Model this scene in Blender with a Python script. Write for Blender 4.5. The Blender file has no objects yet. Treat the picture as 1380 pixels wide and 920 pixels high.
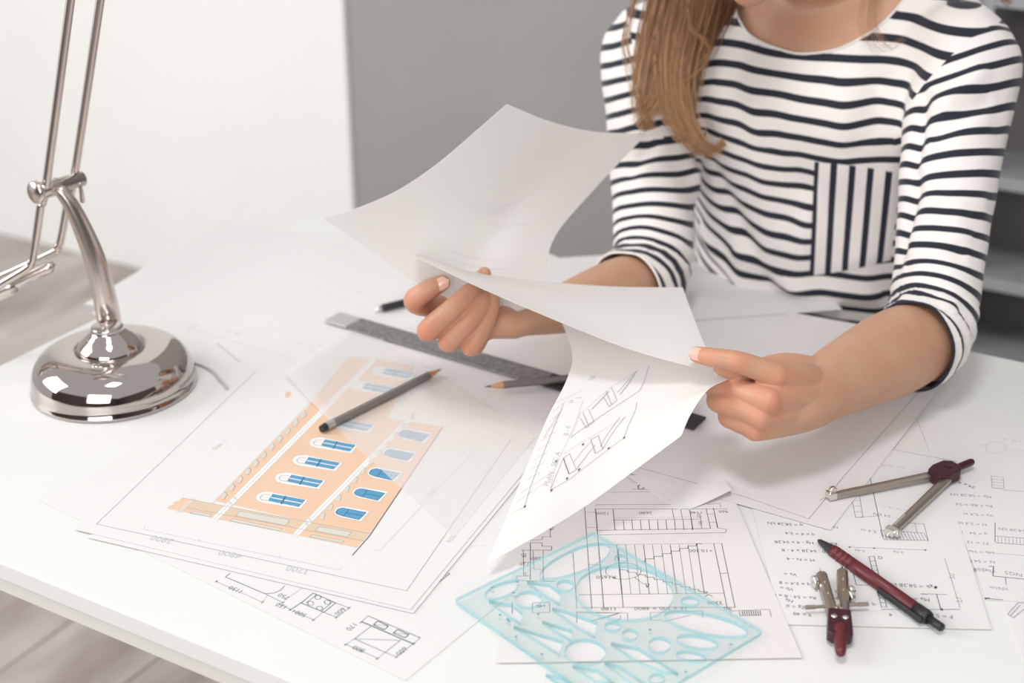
import bpy, bmesh, math, random
import numpy as np
from mathutils import Vector, Matrix, noise
from mathutils.bvhtree import BVHTree

SC = bpy.context.scene
COL = SC.collection
random.seed(7)
rng = np.random.default_rng(7)
PI = math.pi

# ------------------------------------------------------------------ camera
F_PX, PITCH, YAW, CAM_Z, DESK = 1879.0, math.radians(25.3), math.radians(30), 1.39, 0.74
cam_data = bpy.data.cameras.new('camera')
cam = bpy.data.objects.new('camera', cam_data); COL.objects.link(cam)
cam.location = (0, 0, CAM_Z)
cam.rotation_euler = (PI / 2 - PITCH, 0, YAW)
cam_data.sensor_width = 36.0
cam_data.lens = F_PX / 1380 * 36
cam_data.clip_start = 0.05
cam_data.dof.use_dof = True
cam_data.dof.focus_distance = 1.18
cam_data.dof.aperture_fstop = 4.2
SC.camera = cam

# ------------------------------------------------------------------ world, lights, exposure
world = bpy.data.worlds.new('world'); SC.world = world; world.use_nodes = True
bg = world.node_tree.nodes['Background']
bg.inputs[0].default_value = (1.0, 0.985, 0.97, 1); bg.inputs[1].default_value = 0.48

def area(name, loc, target, sx, sy, power, col):
    d = bpy.data.lights.new(name, 'AREA'); d.shape = 'RECTANGLE'; d.size = sx; d.size_y = sy
    d.energy = power; d.color = col
    o = bpy.data.objects.new(name, d); COL.objects.link(o); o.location = loc
    o.rotation_euler = (Vector(target) - Vector(loc)).to_track_quat('-Z', 'Y').to_euler()
    return o
area('window_light_side', (-3.3, -0.6, 2.2), (-0.5, 1.3, 0.8), 1.7, 1.7, 50, (1.0, 0.99, 0.97))
area('window_light_front', (0.3, -2.0, 1.9), (-0.6, 1.6, 0.9), 1.8, 1.5, 42, (1.0, 0.985, 0.965))
area('ceiling_panel_light', (-.35, .25, 3.0), (-0.42, 1.2, 0.74), .5, .5, 16, (1.0, 0.985, 0.97))
SC.view_settings.view_transform = 'Standard'
SC.view_settings.look = 'None'
SC.view_settings.gamma = 1.0
SC.view_settings.use_curve_mapping = False
SC.view_settings.exposure = 0.34

# ------------------------------------------------------------------ measuring helpers
def rot(x, y):
    c, s = math.cos(YAW), math.sin(YAW)
    return (x * c - y * s, x * s + y * c)
def ray(px, py):
    u = (px - 690) / F_PX; v = -(py - 460) / F_PX
    x, y = rot(u, math.cos(PITCH) + v * math.sin(PITCH))
    return Vector((x, y, -math.sin(PITCH) + v * math.cos(PITCH)))
def D(px, py, t):                       # point at measured depth t
    r = ray(px, py); return Vector((r.x * t, r.y * t, CAM_Z + r.z * t))
def P(px, py, z=DESK):                  # point on the horizontal plane z
    r = ray(px, py); return D(px, py, (z - CAM_Z) / r.z)
def PY(px, py, y):
    r = ray(px, py); return D(px, py, y / r.y)

# ------------------------------------------------------------------ materials
def mat(name, col, rough=0.6, metal=0.0, **kw):
    m = bpy.data.materials.new(name); m.use_nodes = True
    b = m.node_tree.nodes['Principled BSDF']
    b.inputs['Base Color'].default_value = (*col, 1)
    b.inputs['Roughness'].default_value = rough; b.inputs['Metallic'].default_value = metal
    for k, v in kw.items():
        b.inputs[k.replace('_', ' ')].default_value = v
    return m
def nodes(m): return m.node_tree.nodes, m.node_tree.links, m.node_tree.nodes['Principled BSDF']
def noise_color(m, c1, c2, scale, detail=4, stretch=(1, 1, 1), bump=0.0, bump_scale=None, lo=0.35, hi=0.65):
    n, l, b = nodes(m)
    tc = n.new('ShaderNodeTexCoord'); mp = n.new('ShaderNodeMapping'); mp.inputs['Scale'].default_value = stretch
    nz = n.new('ShaderNodeTexNoise'); nz.inputs['Scale'].default_value = scale; nz.inputs['Detail'].default_value = detail
    cr = n.new('ShaderNodeValToRGB'); cr.color_ramp.elements[0].position = lo; cr.color_ramp.elements[1].position = hi
    cr.color_ramp.elements[0].color = (*c1, 1); cr.color_ramp.elements[1].color = (*c2, 1)
    l.new(tc.outputs['Object'], mp.inputs[0]); l.new(mp.outputs[0], nz.inputs['Vector'])
    l.new(nz.outputs[0], cr.inputs[0]); l.new(cr.outputs[0], b.inputs['Base Color'])
    if bump:
        nb = n.new('ShaderNodeTexNoise'); nb.inputs['Scale'].default_value = bump_scale or scale * 4
        bp = n.new('ShaderNodeBump'); bp.inputs['Strength'].default_value = bump; bp.inputs['Distance'].default_value = 0.001
        l.new(mp.outputs[0], nb.inputs['Vector']); l.new(nb.outputs[0], bp.inputs['Height']); l.new(bp.outputs[0], b.inputs['Normal'])
    return m
def paper_mat(name, col, trans=0.25):
    m = mat(name, col, 0.75); n, l, b = nodes(m)
    b.inputs['Specular IOR Level'].default_value = 0.2
    tr = n.new('ShaderNodeBsdfTranslucent'); tr.inputs[0].default_value = (*col, 1)
    mx = n.new('ShaderNodeMixShader'); mx.inputs[0].default_value = trans
    nz = n.new('ShaderNodeTexNoise'); nz.inputs['Scale'].default_value = 60
    bp = n.new('ShaderNodeBump'); bp.inputs['Strength'].default_value = 0.04; bp.inputs['Distance'].default_value = 0.002
    l.new(nz.outputs[0], bp.inputs['Height']); l.new(bp.outputs[0], b.inputs['Normal'])
    out = n['Material Output']
    l.new(b.outputs[0], mx.inputs[1]); l.new(tr.outputs[0], mx.inputs[2]); l.new(mx.outputs[0], out.inputs[0])
    return m
def see_through(m, tint, fac):          # mixes clear transmission with the solid surface
    n, l, b = nodes(m); t = n.new('ShaderNodeBsdfTransparent'); t.inputs[0].default_value = (*tint, 1)
    mx = n.new('ShaderNodeMixShader'); mx.inputs[0].default_value = fac
    l.new(t.outputs[0], mx.inputs[1]); l.new(b.outputs[0], mx.inputs[2]); l.new(mx.outputs[0], n['Material Output'].inputs[0])
    return m

M = {}
M['wall_white'] = noise_color(mat('wall_white', (.86, .86, .85), .7), (.90, .90, .89), (.92, .92, .91), 3)
M['wall_grey'] = noise_color(mat('wall_grey', (.35, .34, .34), .8), (.34, .328, .322), (.36, .35, .345), 2)
M['wall_far'] = mat('wall_far', (.12, .10, .092), .8)
M['desk'] = noise_color(mat('desk', (.84, .84, .82), .42, Specular_IOR_Level=.35), (.735, .735, .72), (.755, .755, .74), 2)
M['desk_edge'] = mat('desk_edge', (.68, .67, .65), .5)
M['plank'] = noise_color(mat('plank', (.5, .45, .42), .55), (.28, .225, .195), (.50, .46, .43), 3.2, 6, (3.0, .8, 1), .3, 40, .32, .62)
M['plank_pale'] = noise_color(mat('plank_pale', (.5, .45, .42), .55), (.36, .31, .28), (.55, .51, .49), 2.6, 6, (3.0, .7, 1), .3, 40, .3, .6)
M['joint'] = mat('joint', (.25, .21, .19), .9)
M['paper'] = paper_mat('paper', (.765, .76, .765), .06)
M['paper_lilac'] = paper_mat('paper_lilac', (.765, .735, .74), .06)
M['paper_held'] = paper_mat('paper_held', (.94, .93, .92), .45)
M['tracing'] = see_through(mat('tracing', (.92, .91, .90), .5), (1, .997, .99), .30)
M['ink'] = mat('ink', (.10, .10, .11), .7)
M['ink_navy'] = mat('ink_navy', (.014, .018, .035), .85)
M['ink_soft'] = mat('ink_soft', (.28, .28, .30), .7)
M['ink_faint'] = mat('ink_faint', (.52, .52, .54), .7)
M['ink_pale'] = mat('ink_pale', (.68, .68, .70), .7)
M['grid_line'] = mat('grid_line', (.73, .735, .75), .8)
M['peach'] = noise_color(mat('peach', (.83, .56, .37), .75), (.73, .50, .355), (.75, .52, .375), 20)
M['peach_dark'] = mat('peach_dark', (.66, .52, .38), .75)
M['plaster_grey'] = mat('plaster_grey', (.62, .60, .55), .75)
M['print_white'] = mat('print_white', (.78, .78, .78), .75)
M['print_blue'] = mat('print_blue', (.09, .30, .50), .7)
M['print_dark_blue'] = mat('print_dark_blue', (.03, .12, .24), .7)
M['chrome'] = mat('chrome', (.55, .50, .48), .06, 1.0)
M['nickel'] = mat('nickel', (.66, .60, .56), .24, 1.0)
M['cord'] = mat('cord', (.45, .43, .42), .4)
M['steel'] = mat('steel', (.42, .37, .32), .33, .9)
M['silver'] = mat('silver', (.75, .72, .68), .25, 1.0)
M['ruler'] = noise_color(mat('ruler', (.25, .24, .24), .45, .3), (.17, .165, .165), (.27, .26, .26), 180, 3)
M['ruler_end'] = mat('ruler_end', (.50, .49, .48), .4, .3)
M['ruler_shaded'] = mat('ruler_shaded', (.03, .03, .035), .5)  # near-black: shade and reflection on the ruler put into its colour
M['burgundy'] = mat('burgundy', (.115, .012, .018), .42)
M['burgundy_dark'] = mat('burgundy_dark', (.045, .006, .012), .38)
M['black'] = mat('black', (.018, .018, .02), .45)
M['pencil_grey'] = mat('pencil_grey', (.17, .155, .15), .35)
M['pencil_band'] = mat('pencil_band', (.33, .32, .32), .35)
M['wood'] = mat('wood', (.55, .30, .16), .6)
M['lead'] = mat('lead', (.04, .04, .045), .4)
M['teal'] = see_through(mat('teal', (.72, .84, .84), .15), (.970, .985, .983), .12)
M['teal_edge'] = see_through(mat('teal_edge', (.25, .62, .70), .25), (.80, .95, .97), .38)
M['teal_mark'] = mat('teal_mark', (.22, .55, .62), .5)
M['skin'] = mat('skin', (.72, .44, .32), .48, Subsurface_Weight=.22, Subsurface_Scale=.012)
M['skin'].node_tree.nodes['Principled BSDF'].inputs['Subsurface Radius'].default_value = (1, .35, .2)
n_, l_, b_ = nodes(M['skin'])
tc = n_.new('ShaderNodeTexCoord'); nz = n_.new('ShaderNodeTexNoise'); nz.inputs['Scale'].default_value = 28; nz.inputs['Detail'].default_value = 5
cr = n_.new('ShaderNodeValToRGB'); cr.color_ramp.elements[0].position = .35; cr.color_ramp.elements[1].position = .7
cr.color_ramp.elements[0].color = (.55, .325, .21, 1); cr.color_ramp.elements[1].color = (.53, .275, .18, 1)
l_.new(tc.outputs['Object'], nz.inputs['Vector']); l_.new(nz.outputs[0], cr.inputs[0]); 
at = n_.new('ShaderNodeAttribute'); at.attribute_name = 'blush'
mxc = n_.new('ShaderNodeMix'); mxc.data_type = 'RGBA'
l_.new(at.outputs['Fac'], mxc.inputs['Factor']); l_.new(cr.outputs[0], mxc.inputs['A']); mxc.inputs['B'].default_value = (.62, .20, .11, 1)
l_.new(mxc.outputs['Result'], b_.inputs['Base Color'])
nb = n_.new('ShaderNodeTexNoise'); nb.inputs['Scale'].default_value = 420; nb.inputs['Detail'].default_value = 3
bp = n_.new('ShaderNodeBump'); bp.inputs['Strength'].default_value = .12; bp.inputs['Distance'].default_value = .001
l_.new(tc.outputs['Object'], nb.inputs['Vector']); l_.new(nb.outputs[0], bp.inputs['Height']); l_.new(bp.outputs[0], b_.inputs['Normal'])
M['nail'] = mat('nail', (.76, .47, .38), .25, Coat_Weight=.5)
M['lip'] = mat('lip', (.60, .22, .20), .4)
M['eye_white'] = mat('eye_white', (.85, .84, .82), .2)
M['iris'] = mat('iris', (.12, .16, .18), .15)
M['trousers'] = noise_color(mat('trousers', (.05, .06, .09), .85), (.045, .055, .085), (.065, .075, .11), 90)
M['shoe'] = mat('shoe', (.75, .74, .72), .6)
M['cabinet'] = mat('cabinet', (.36, .37, .395), .5)
M['cabinet_back'] = mat('cabinet_back', (.20, .185, .19), .7)
M['seat'] = mat('seat', (.20, .20, .21), .7)

# hair
m = mat('hair', (.4, .22, .1), .38); M['hair'] = m; n, l, b = nodes(m)
at = n.new('ShaderNodeAttribute'); at.attribute_name = 'tone'
cr = n.new('ShaderNodeValToRGB'); cr.color_ramp.elements[0].color = (.13, .055, .024, 1); cr.color_ramp.elements[1].color = (.66, .38, .19, 1)
l.new(at.outputs['Fac'], cr.inputs[0]); l.new(cr.outputs[0], b.inputs['Base Color'])

# striped jersey
NAVY, CLOTH = (.010, .013, .026, 1), (.81, .77, .75, 1)
def jersey(name, attr_pair):
    m = mat(name, (.8, .78, .76), .85); n, l, b = nodes(m)
    b.inputs['Sheen Weight'].default_value = .15
    def math_(op, a, c=None, v=None):
        k = n.new('ShaderNodeMath'); k.operation = op
        l.new(a, k.inputs[0])
        if c is not None: l.new(c, k.inputs[1])
        if v is not None: k.inputs[1].default_value = v
        return k.outputs[0]
    def A(nm):
        a = n.new('ShaderNodeAttribute'); a.attribute_name = nm; return a.outputs['Fac']
    def band(src):
        f = math_('FRACT', src)
        d = math_('ABSOLUTE', math_('SUBTRACT', f, v=.5))
        k = n.new('ShaderNodeMapRange'); k.inputs['From Min'].default_value = .170; k.inputs['From Max'].default_value = .195
        k.inputs['To Min'].default_value = 1; k.inputs['To Max'].default_value = 0
        l.new(d, k.inputs['Value']); return k.outputs[0]
    if attr_pair:
        g = math_('GREATER_THAN', A('sleeve_side'), v=0.0)
        mx = n.new('ShaderNodeMix'); mx.data_type = 'FLOAT'
        l.new(g, mx.inputs['Factor']); l.new(band(A('body_stripe')), mx.inputs['A']); l.new(band(A('arm_stripe')), mx.inputs['B'])
        fac = mx.outputs['Result']
    else:
        fac = band(A('body_stripe'))
    mc = n.new('ShaderNodeMix'); mc.data_type = 'RGBA'
    mc.inputs['A'].default_value = CLOTH; mc.inputs['B'].default_value = NAVY
    l.new(fac, mc.inputs['Factor']); l.new(mc.outputs['Result'], b.inputs['Base Color'])
    tc = n.new('ShaderNodeTexCoord'); w = n.new('ShaderNodeTexNoise'); w.inputs['Scale'].default_value = 700
    bp = n.new('ShaderNodeBump'); bp.inputs['Strength'].default_value = .25; bp.inputs['Distance'].default_value = .0006
    l.new(tc.outputs['Object'], w.inputs['Vector']); l.new(w.outputs[0], bp.inputs['Height']); l.new(bp.outputs[0], b.inputs['Normal'])
    return m
M['jersey'] = jersey('jersey', True)
M['jersey_pocket'] = jersey('jersey_pocket', False)
M['binding'] = mat('binding', (.80, .765, .745), .85)

# ------------------------------------------------------------------ object helpers
def link(name, me, m, parent=None, smooth=False):
    o = bpy.data.objects.new(name, me); COL.objects.link(o)
    if m is not None and not me.materials: me.materials.append(M[m] if isinstance(m, str) else m)
    if parent is not None:
        o.parent = parent
        o.matrix_parent_inverse = Matrix.Translation(-parent.location)
    if smooth: me.polygons.foreach_set('use_smooth', [True] * len(me.polygons))
    return o
def obj(name, vf, m, parent=None, smooth=False):
    me = bpy.data.meshes.new(name); me.from_pydata([tuple(v) for v in vf[0]], [], vf[1]); me.update()
    return link(name, me, m, parent, smooth)
def thing(name, label, cat, loc=(0, 0, 0), group=None):
    o = bpy.data.objects.new(name, None); COL.objects.link(o); o.location = loc; o.empty_display_size = .05
    o['label'] = label; o['category'] = cat
    if group: o['group'] = group
    return o
def tag(o, label, cat, group=None):
    o['label'] = label; o['category'] = cat
    if group: o['group'] = group
    return o
def struct(o): o['kind'] = 'structure'; return o
def join(*vfs):
    V, F = [], []
    for v, f in vfs:
        k = len(V); V += list(v); F += [tuple(i + k for i in q) for q in f]
    return V, F
def box(a, b):
    x0, y0, z0 = a; x1, y1, z1 = b
    v = [(x0, y0, z0), (x1, y0, z0), (x1, y1, z0), (x0, y1, z0), (x0, y0, z1), (x1, y0, z1), (x1, y1, z1), (x0, y1, z1)]
    return v, [(0, 3, 2, 1), (4, 5, 6, 7), (0, 1, 5, 4), (1, 2, 6, 5), (2, 3, 7, 6), (3, 0, 4, 7)]
def obox(c, ax, ay, az, sx, sy, sz):     # oriented box around c
    v, f = box((-sx, -sy, -sz), (sx, sy, sz))
    return [Vector(c) + ax * p[0] + ay * p[1] + az * p[2] for p in v], f
def frame_of(d, up=Vector((0, 0, 1))):
    d = d.normalized(); s = d.cross(up)
    if s.length < 1e-5: s = d.cross(Vector((0, 1, 0)))
    s.normalize(); return d, s, s.cross(d).normalized()
def catmull(pts, n):
    """pts: arrays (k, c) -> n resampled"""
    p = np.array(pts, float); k = len(p)
    if k == 2:
        t = np.linspace(0, 1, n)[:, None]; return p[0] * (1 - t) + p[1] * t
    e = np.vstack([2 * p[0] - p[1], p, 2 * p[-1] - p[-2]])
    out = []
    for s in np.linspace(0, k - 1, n):
        i = min(int(s), k - 2); t = s - i
        a, b, c, d = e[i], e[i + 1], e[i + 2], e[i + 3]
        out.append(.5 * ((2 * b) + (-a + c) * t + (2 * a - 5 * b + 4 * c - d) * t * t + (-a + 3 * b - 3 * c + d) * t ** 3))
    return np.array(out)
def tube(pts, rad, n=16, steps=None, cap='round', up=Vector((0, 0, 1)), power=2.0):
    """pts list of Vector; rad list of r or (r_side, r_up)"""
    R = [(r, r) if not isinstance(r, (tuple, list)) else r for r in rad]
    data = [list(p) + list(r) for p, r in zip(pts, R)]
    if steps: data = catmull(data, steps)
    data = [list(d) for d in data]
    c = [Vector(d[:3]) for d in data]; r = [(d[3], d[4]) for d in data]
    if cap == 'round':
        a = (c[0] - c[1]).normalized(); b = (c[-1] - c[-2]).normalized()
        ra, rb = r[0], r[-1]; pre, post = [], []
        for k in (90, 72, 50, 25):
            s, co = math.sin(math.radians(k)), math.cos(math.radians(k))
            pre.append((c[0] + a * (sum(ra) / 2) * s, (max(ra[0] * co, 1e-5), max(ra[1] * co, 1e-5))))
            post.insert(0, (c[-1] + b * (sum(rb) / 2) * s, (max(rb[0] * co, 1e-5), max(rb[1] * co, 1e-5))))
        c = [x[0] for x in pre] + c + [x[0] for x in post]; r = [x[1] for x in pre] + r + [x[1] for x in post]
    V, Fc = [], []
    m = len(c); side = None
    for i in range(m):
        d = (c[min(i + 1, m - 1)] - c[max(i - 1, 0)])
        d = d.normalized() if d.length > 1e-9 else Vector((0, 0, 1))
        if side is None: _, side, _ = frame_of(d, up)
        side = (side - d * side.dot(d)).normalized(); u = side.cross(d)
        for k in range(n):
            an = 2 * PI * k / n; ca, sa = math.cos(an), math.sin(an)
            if power != 2.0:
                ca = math.copysign(abs(ca) ** (2 / power), ca); sa = math.copysign(abs(sa) ** (2 / power), sa)
            V.append(c[i] + side * ca * r[i][0] + u * sa * r[i][1])
    for i in range(m - 1):
        for k in range(n):
            a, b = i * n + k, i * n + (k + 1) % n
            Fc.append((a, b, b + n, a + n))
    Fc.append(tuple(reversed(range(n)))); Fc.append(tuple(range((m - 1) * n, m * n)))
    return V, Fc
def lathe(base, prof, n=48, axis=Vector((0, 0, 1))):
    d, s, u = frame_of(axis, Vector((0, 1, 0)) if abs(axis.z) > .9 else Vector((0, 0, 1)))
    V, Fc = [], []
    for r, h in prof:
        for k in range(n):
            an = 2 * PI * k / n; V.append(Vector(base) + d * h + s * math.cos(an) * max(r, 1e-5) + u * math.sin(an) * max(r, 1e-5))
    for i in range(len(prof) - 1):
        for k in range(n):
            a, b = i * n + k, i * n + (k + 1) % n
            Fc.append((a, b, b + n, a + n))
    Fc.append(tuple(reversed(range(n)))); Fc.append(tuple(range((len(prof) - 1) * n, len(prof) * n)))
    return V, Fc
def bevel(o, w, seg=2, angle=30):
    md = o.modifiers.new('bevel', 'BEVEL'); md.width = w; md.segments = seg; md.limit_method = 'ANGLE'; md.angle_limit = math.radians(angle)
    return o
def baked(o):
    dg = bpy.context.evaluated_depsgraph_get(); dg.update()
    me = bpy.data.meshes.new_from_object(o.evaluated_get(dg)); return me
def fuse(vf, voxel, smooth=6, factor=.5):
    me = bpy.data.meshes.new('tmp'); me.from_pydata([tuple(v) for v in vf[0]], [], vf[1]); me.update()
    o = bpy.data.objects.new('tmp', me); COL.objects.link(o)
    r = o.modifiers.new('r', 'REMESH'); r.mode = 'VOXEL'; r.voxel_size = voxel
    if smooth:
        s = o.modifiers.new('s', 'SMOOTH'); s.iterations = smooth; s.factor = factor
    out = baked(o); bpy.data.objects.remove(o); bpy.data.meshes.remove(me)
    return out
def co_of(me):
    a = np.empty(len(me.vertices) * 3); me.vertices.foreach_get('co', a); return a.reshape(-1, 3)
def no_of(me):
    a = np.empty(len(me.vertices) * 3); me.vertex_normals.foreach_get('vector', a); return a.reshape(-1, 3)
def set_co(me, a): me.vertices.foreach_set('co', a.ravel()); me.update()
def attr(me, name, vals):
    a = me.attributes.new(name, 'FLOAT', 'POINT'); a.data.foreach_set('value', np.asarray(vals, np.float32))

# ------------------------------------------------------------------ setting
floor = struct(obj('floor', box((-4.6, -2.6, -.03), (3.0, 3.2, -.004)), 'joint'))
pl_mesh = {}
for i in range(36):
    x0 = -4.6 + i * .19
    y = -1.2 - ((i * .43) % 1.25)
    while y < 3.2:
        a, b = max(y, -1.2), min(y + 1.25, 3.2)
        if b - a > .02:
            key = round(b - a, 3)
            if key not in pl_mesh:
                o = obj('plank', box((.0012, .0012, -.006), (.1888, key - .0012, 0)), None)
                bevel(o, .001, 1); me = baked(o); bpy.data.objects.remove(o); pl_mesh[key] = [me, me.copy()]
                pl_mesh[key][0].materials.clear(); pl_mesh[key][1].materials.clear()
                pl_mesh[key][0].materials.append(M['plank']); pl_mesh[key][1].materials.append(M['plank_pale'])
            o = bpy.data.objects.new('plank', pl_mesh[key][(i * 3 + int(y * 7)) % 2]); COL.objects.link(o)
            o.location = (x0, a, 0); o.parent = floor
        y += 1.25
struct(obj('wall_back', box((-1.83, 2.452, 0), (2.2, 2.60, 2.7)), 'wall_grey'))
w = struct(obj('wall_left', box((-4.6, 2.44, 0), (-1.83, 2.60, 2.7)), 'wall_white')); bevel(w, .004)
struct(obj('wall_front', box((-4.6, -2.6, 0), (2.9, -2.5, 2.3)), 'wall_far'))
struct(obj('wall_right', box((2.9, -2.6, 0), (3.0, 2.6, 2.3)), 'wall_far'))

# ------------------------------------------------------------------ desk
X0, X1, Y0, Y1 = -1.125, .62, .616, 1.417
desk = thing('desk', 'large white desk covered with drawing sheets', 'desk', ((X0 + X1) / 2, (Y0 + Y1) / 2, 0))
o = obj('desktop', box((X0, Y0, DESK - .018), (X1, Y1, DESK)), 'desk', desk); bevel(o, .0015, 2)
o = obj('apron', box((X0 + .001, Y0 + .0015, DESK - .032), (X1 - .001, Y1 - .0015, DESK - .018)), 'desk_edge', desk); bevel(o, .0008, 1)
for x in (X0 + .05, X1 - .05):
    for y in (Y0 + .05, Y1 - .05):
        o = obj('leg', box((x - .022, y - .022, 0), (x + .022, y + .022, DESK - .032)), 'desk', desk); bevel(o, .002, 1)

# ------------------------------------------------------------------ shelf cabinet behind on the right
cab = thing('shelf_cabinet', 'grey open shelf unit standing behind the woman on the right', 'shelf', (.3, 2.37, 0))
CX0, CX1, CY0, CY1 = -.46, 1.0, 2.28, 2.451
for z in (.05, .19, .334, .481, .658, .95, 1.25):
    o = obj('shelf', box((CX0 + .016, CY0, z - .02), (CX1 - .016, CY1 - .012, z)), 'cabinet', cab); bevel(o, .0015, 1)
obj('side_panel', box((CX0, CY0, 0), (CX0 + .016, CY1, 1.25)), 'cabinet', cab)
obj('side_panel', box((CX1 - .016, CY0, 0), (CX1, CY1, 1.25)), 'cabinet', cab)
obj('back_panel', box((CX0 + .016, CY1 - .012, 0), (CX1 - .016, CY1, 1.25)), 'cabinet_back', cab)

# ------------------------------------------------------------------ paper helpers
class Ink:
    """flat print lying on a surface; put(x, y) -> Vector on that surface"""
    def __init__(self, surf, nrm=None, sub=1):
        self.s = surf; self.n = nrm; self.sub = sub; self.V = []; self.F = []; self.mi = []; self.mats = []
    def idx(self, m):
        if m not in self.mats: self.mats.append(m)
        return self.mats.index(m)
    def quad(self, a, b, c, d, m):
        k = len(self.V); self.V += [a, b, c, d]; self.F.append((k, k + 1, k + 2, k + 3)); self.mi.append(self.idx(m))
    def line(self, pts, w=.0005, m='ink', lift=.0001):
        P_ = []
        for i in range(len(pts) - 1):
            for k in range(self.sub):
                t = k / self.sub; P_.append((pts[i][0] * (1 - t) + pts[i + 1][0] * t, pts[i][1] * (1 - t) + pts[i + 1][1] * t))
        P_.append(pts[-1])
        for a, b in zip(P_[:-1], P_[1:]):
            A, na = self.s(a, lift); B, nb_ = self.s(b, lift)
            d = B - A
            if d.length < 1e-6: continue
            s = d.cross(na).normalized() * w / 2
            self.quad(A - s, B - s, B + s, A + s, m)
    def poly(self, pts, m, lift=.00006):
        k = len(self.V); self.V += [self.s(p, lift)[0] for p in pts]; self.F.append(tuple(range(k, k + len(pts)))); self.mi.append(self.idx(m))
    def ring(self, c, rx, ry, w=.0005, m='ink', a0=0, a1=360, n=20, lift=.0001):
        self.line([(c[0] + rx * math.cos(math.radians(a0 + (a1 - a0) * k / n)), c[1] + ry * math.sin(math.radians(a0 + (a1 - a0) * k / n))) for k in range(n + 1)], w, m, lift)
    def text(self, s, p, d, h, m='ink', lift=.0001, flip=1, bold=0.0):
        """letters starting at p running towards d (both in the coordinates of the surface)"""
        V, Fc = glyphs(s, bold)
        A, na = self.s(p, lift); B, _ = self.s(d, lift)
        ex = (B - A).normalized(); ey = na.cross(ex).normalized() * flip
        k = len(self.V); self.V += [A + ex * v[0] * h + ey * v[1] * h for v in V]
        for f in Fc: self.F.append(tuple(i + k for i in f)); self.mi.append(self.idx(m))
    def build(self, name, parent):
        me = bpy.data.meshes.new(name); me.from_pydata([tuple(v) for v in self.V], [], self.F)
        for m in self.mats: me.materials.append(M[m])
        me.polygons.foreach_set('material_index', self.mi); me.update()
        o = link(name, me, None, parent); o['kind'] = 'stuff'; return o
_gl = {}
def glyphs(s, bold=0.0):
    if (s, bold) in _gl: return _gl[(s, bold)]
    c = bpy.data.curves.new('t', 'FONT'); c.body = s; c.size = 1.0; c.offset = bold; c.resolution_u = 2; c.fill_mode = 'FRONT'
    o = bpy.data.objects.new('t', c); COL.objects.link(o); me = baked(o)
    r = ([v.co.copy() for v in me.vertices], [tuple(p.vertices) for p in me.polygons])
    bpy.data.objects.remove(o); bpy.data.meshes.remove(me); bpy.data.curves.remove(c)
    _gl[(s, bold)] = r; return r
def shell(name, V, Fc, m, thick, parent=None):
    """a sheet with real thickness: crisp rim, smooth faces"""
    me0 = bpy.data.meshes.new('s'); me0.from_pydata([tuple(v) for v in V], [], Fc); me0.update()
    N = no_of(me0); bpy.data.meshes.remove(me0); n = len(V)
    V2 = list(V) + [Vector(v) - Vector(N[i]) * thick for i, v in enumerate(V)]
    cnt = {}
    for f in Fc:
        for a, b in zip(f, f[1:] + f[:1]): cnt[(a, b)] = 1
    rim = [(a, b) for (a, b) in cnt if (b, a) not in cnt]
    F2 = list(Fc) + [tuple(i + n for i in reversed(f)) for f in Fc] + [(b, a, a + n, b + n) for a, b in rim]
    o = obj(name, (V2, F2), m, parent, True)
    rs = {frozenset(e) for e in rim} | {frozenset((a + n, b + n)) for a, b in rim}
    for e in o.data.edges:
        if frozenset(e.vertices) in rs: e.use_edge_sharp = True
    return o
def flat_sheet(label, corners, z, m='paper', lift=None, n=2, name='paper_sheet', group=None, thick=.00018):
    """corners: four photo positions lying on the desk (in order); z above the desk; lift(u, v) -> extra height"""
    z *= .45
    c = [P(*q, DESK + z) for q in corners]
    if lift: n = 30
    V, Fc = [], []
    for j in range(n):
        for i in range(n):
            u, v = i / (n - 1), j / (n - 1)
            p = (c[0] * (1 - u) + c[1] * u) * (1 - v) + (c[3] * (1 - u) + c[2] * u) * v
            if lift: p = p + Vector((0, 0, lift(u, v)))
            V.append(p)
    for j in range(n - 1):
        for i in range(n - 1):
            a = j * n + i; Fc.append((a, a + 1, a + n + 1, a + n))
    if (V[1] - V[0]).cross(V[n] - V[0]).z < 0: Fc = [tuple(reversed(f)) for f in Fc]
    o = shell(name, V, Fc, m, thick)
    tag(o, label, 'paper', group)
    h = DESK + z
    if lift:
        bvh = BVHTree.FromPolygons(V, Fc)
        def surf(p, e):
            # follow the line of sight of the measured point down onto the sheet
            r = ray(*p); hit = bvh.ray_cast(Vector((0, 0, CAM_Z)), r.normalized())
            if hit[0] is None: return P(p[0], p[1], h) + Vector((0, 0, e * .5)), Vector((0, 0, 1))
            nn = hit[1] if hit[1].z > 0 else -hit[1]
            return hit[0] + nn * e, nn
    else:
        def surf(p, e): return P(p[0], p[1], h) + Vector((0, 0, e * .5)), Vector((0, 0, 1))
    return o, surf
def world_rect(corner, along, w, side_pt, h):
    """rectangle on the desk: its corner, a position its first edge runs towards, edge length, a position on the side it extends to, depth"""
    c = P(*corner); d = (P(*along) - c); d.z = 0; d.normalize()
    s = Vector((-d.y, d.x, 0)); q = P(*side_pt) - c
    if s.dot(q) < 0: s = -s
    return [c, c + d * w, c + d * w + s * h, c + s * h]
def px_of(p):
    x, y, z = p; z -= CAM_Z; c, s = math.cos(-YAW), math.sin(-YAW)
    X, Y = x * c - y * s, x * s + y * c
    f = Y * math.cos(PITCH) - z * math.sin(PITCH); up = Y * math.sin(PITCH) + z * math.cos(PITCH)
    return (690 + F_PX * X / f, 460 - F_PX * up / f)
def rect_sheet(label, corner, along, w, side, h, z, **kw):
    return flat_sheet(label, [px_of(p) for p in world_rect(corner, along, w, side, h)], z, **kw)

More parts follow.
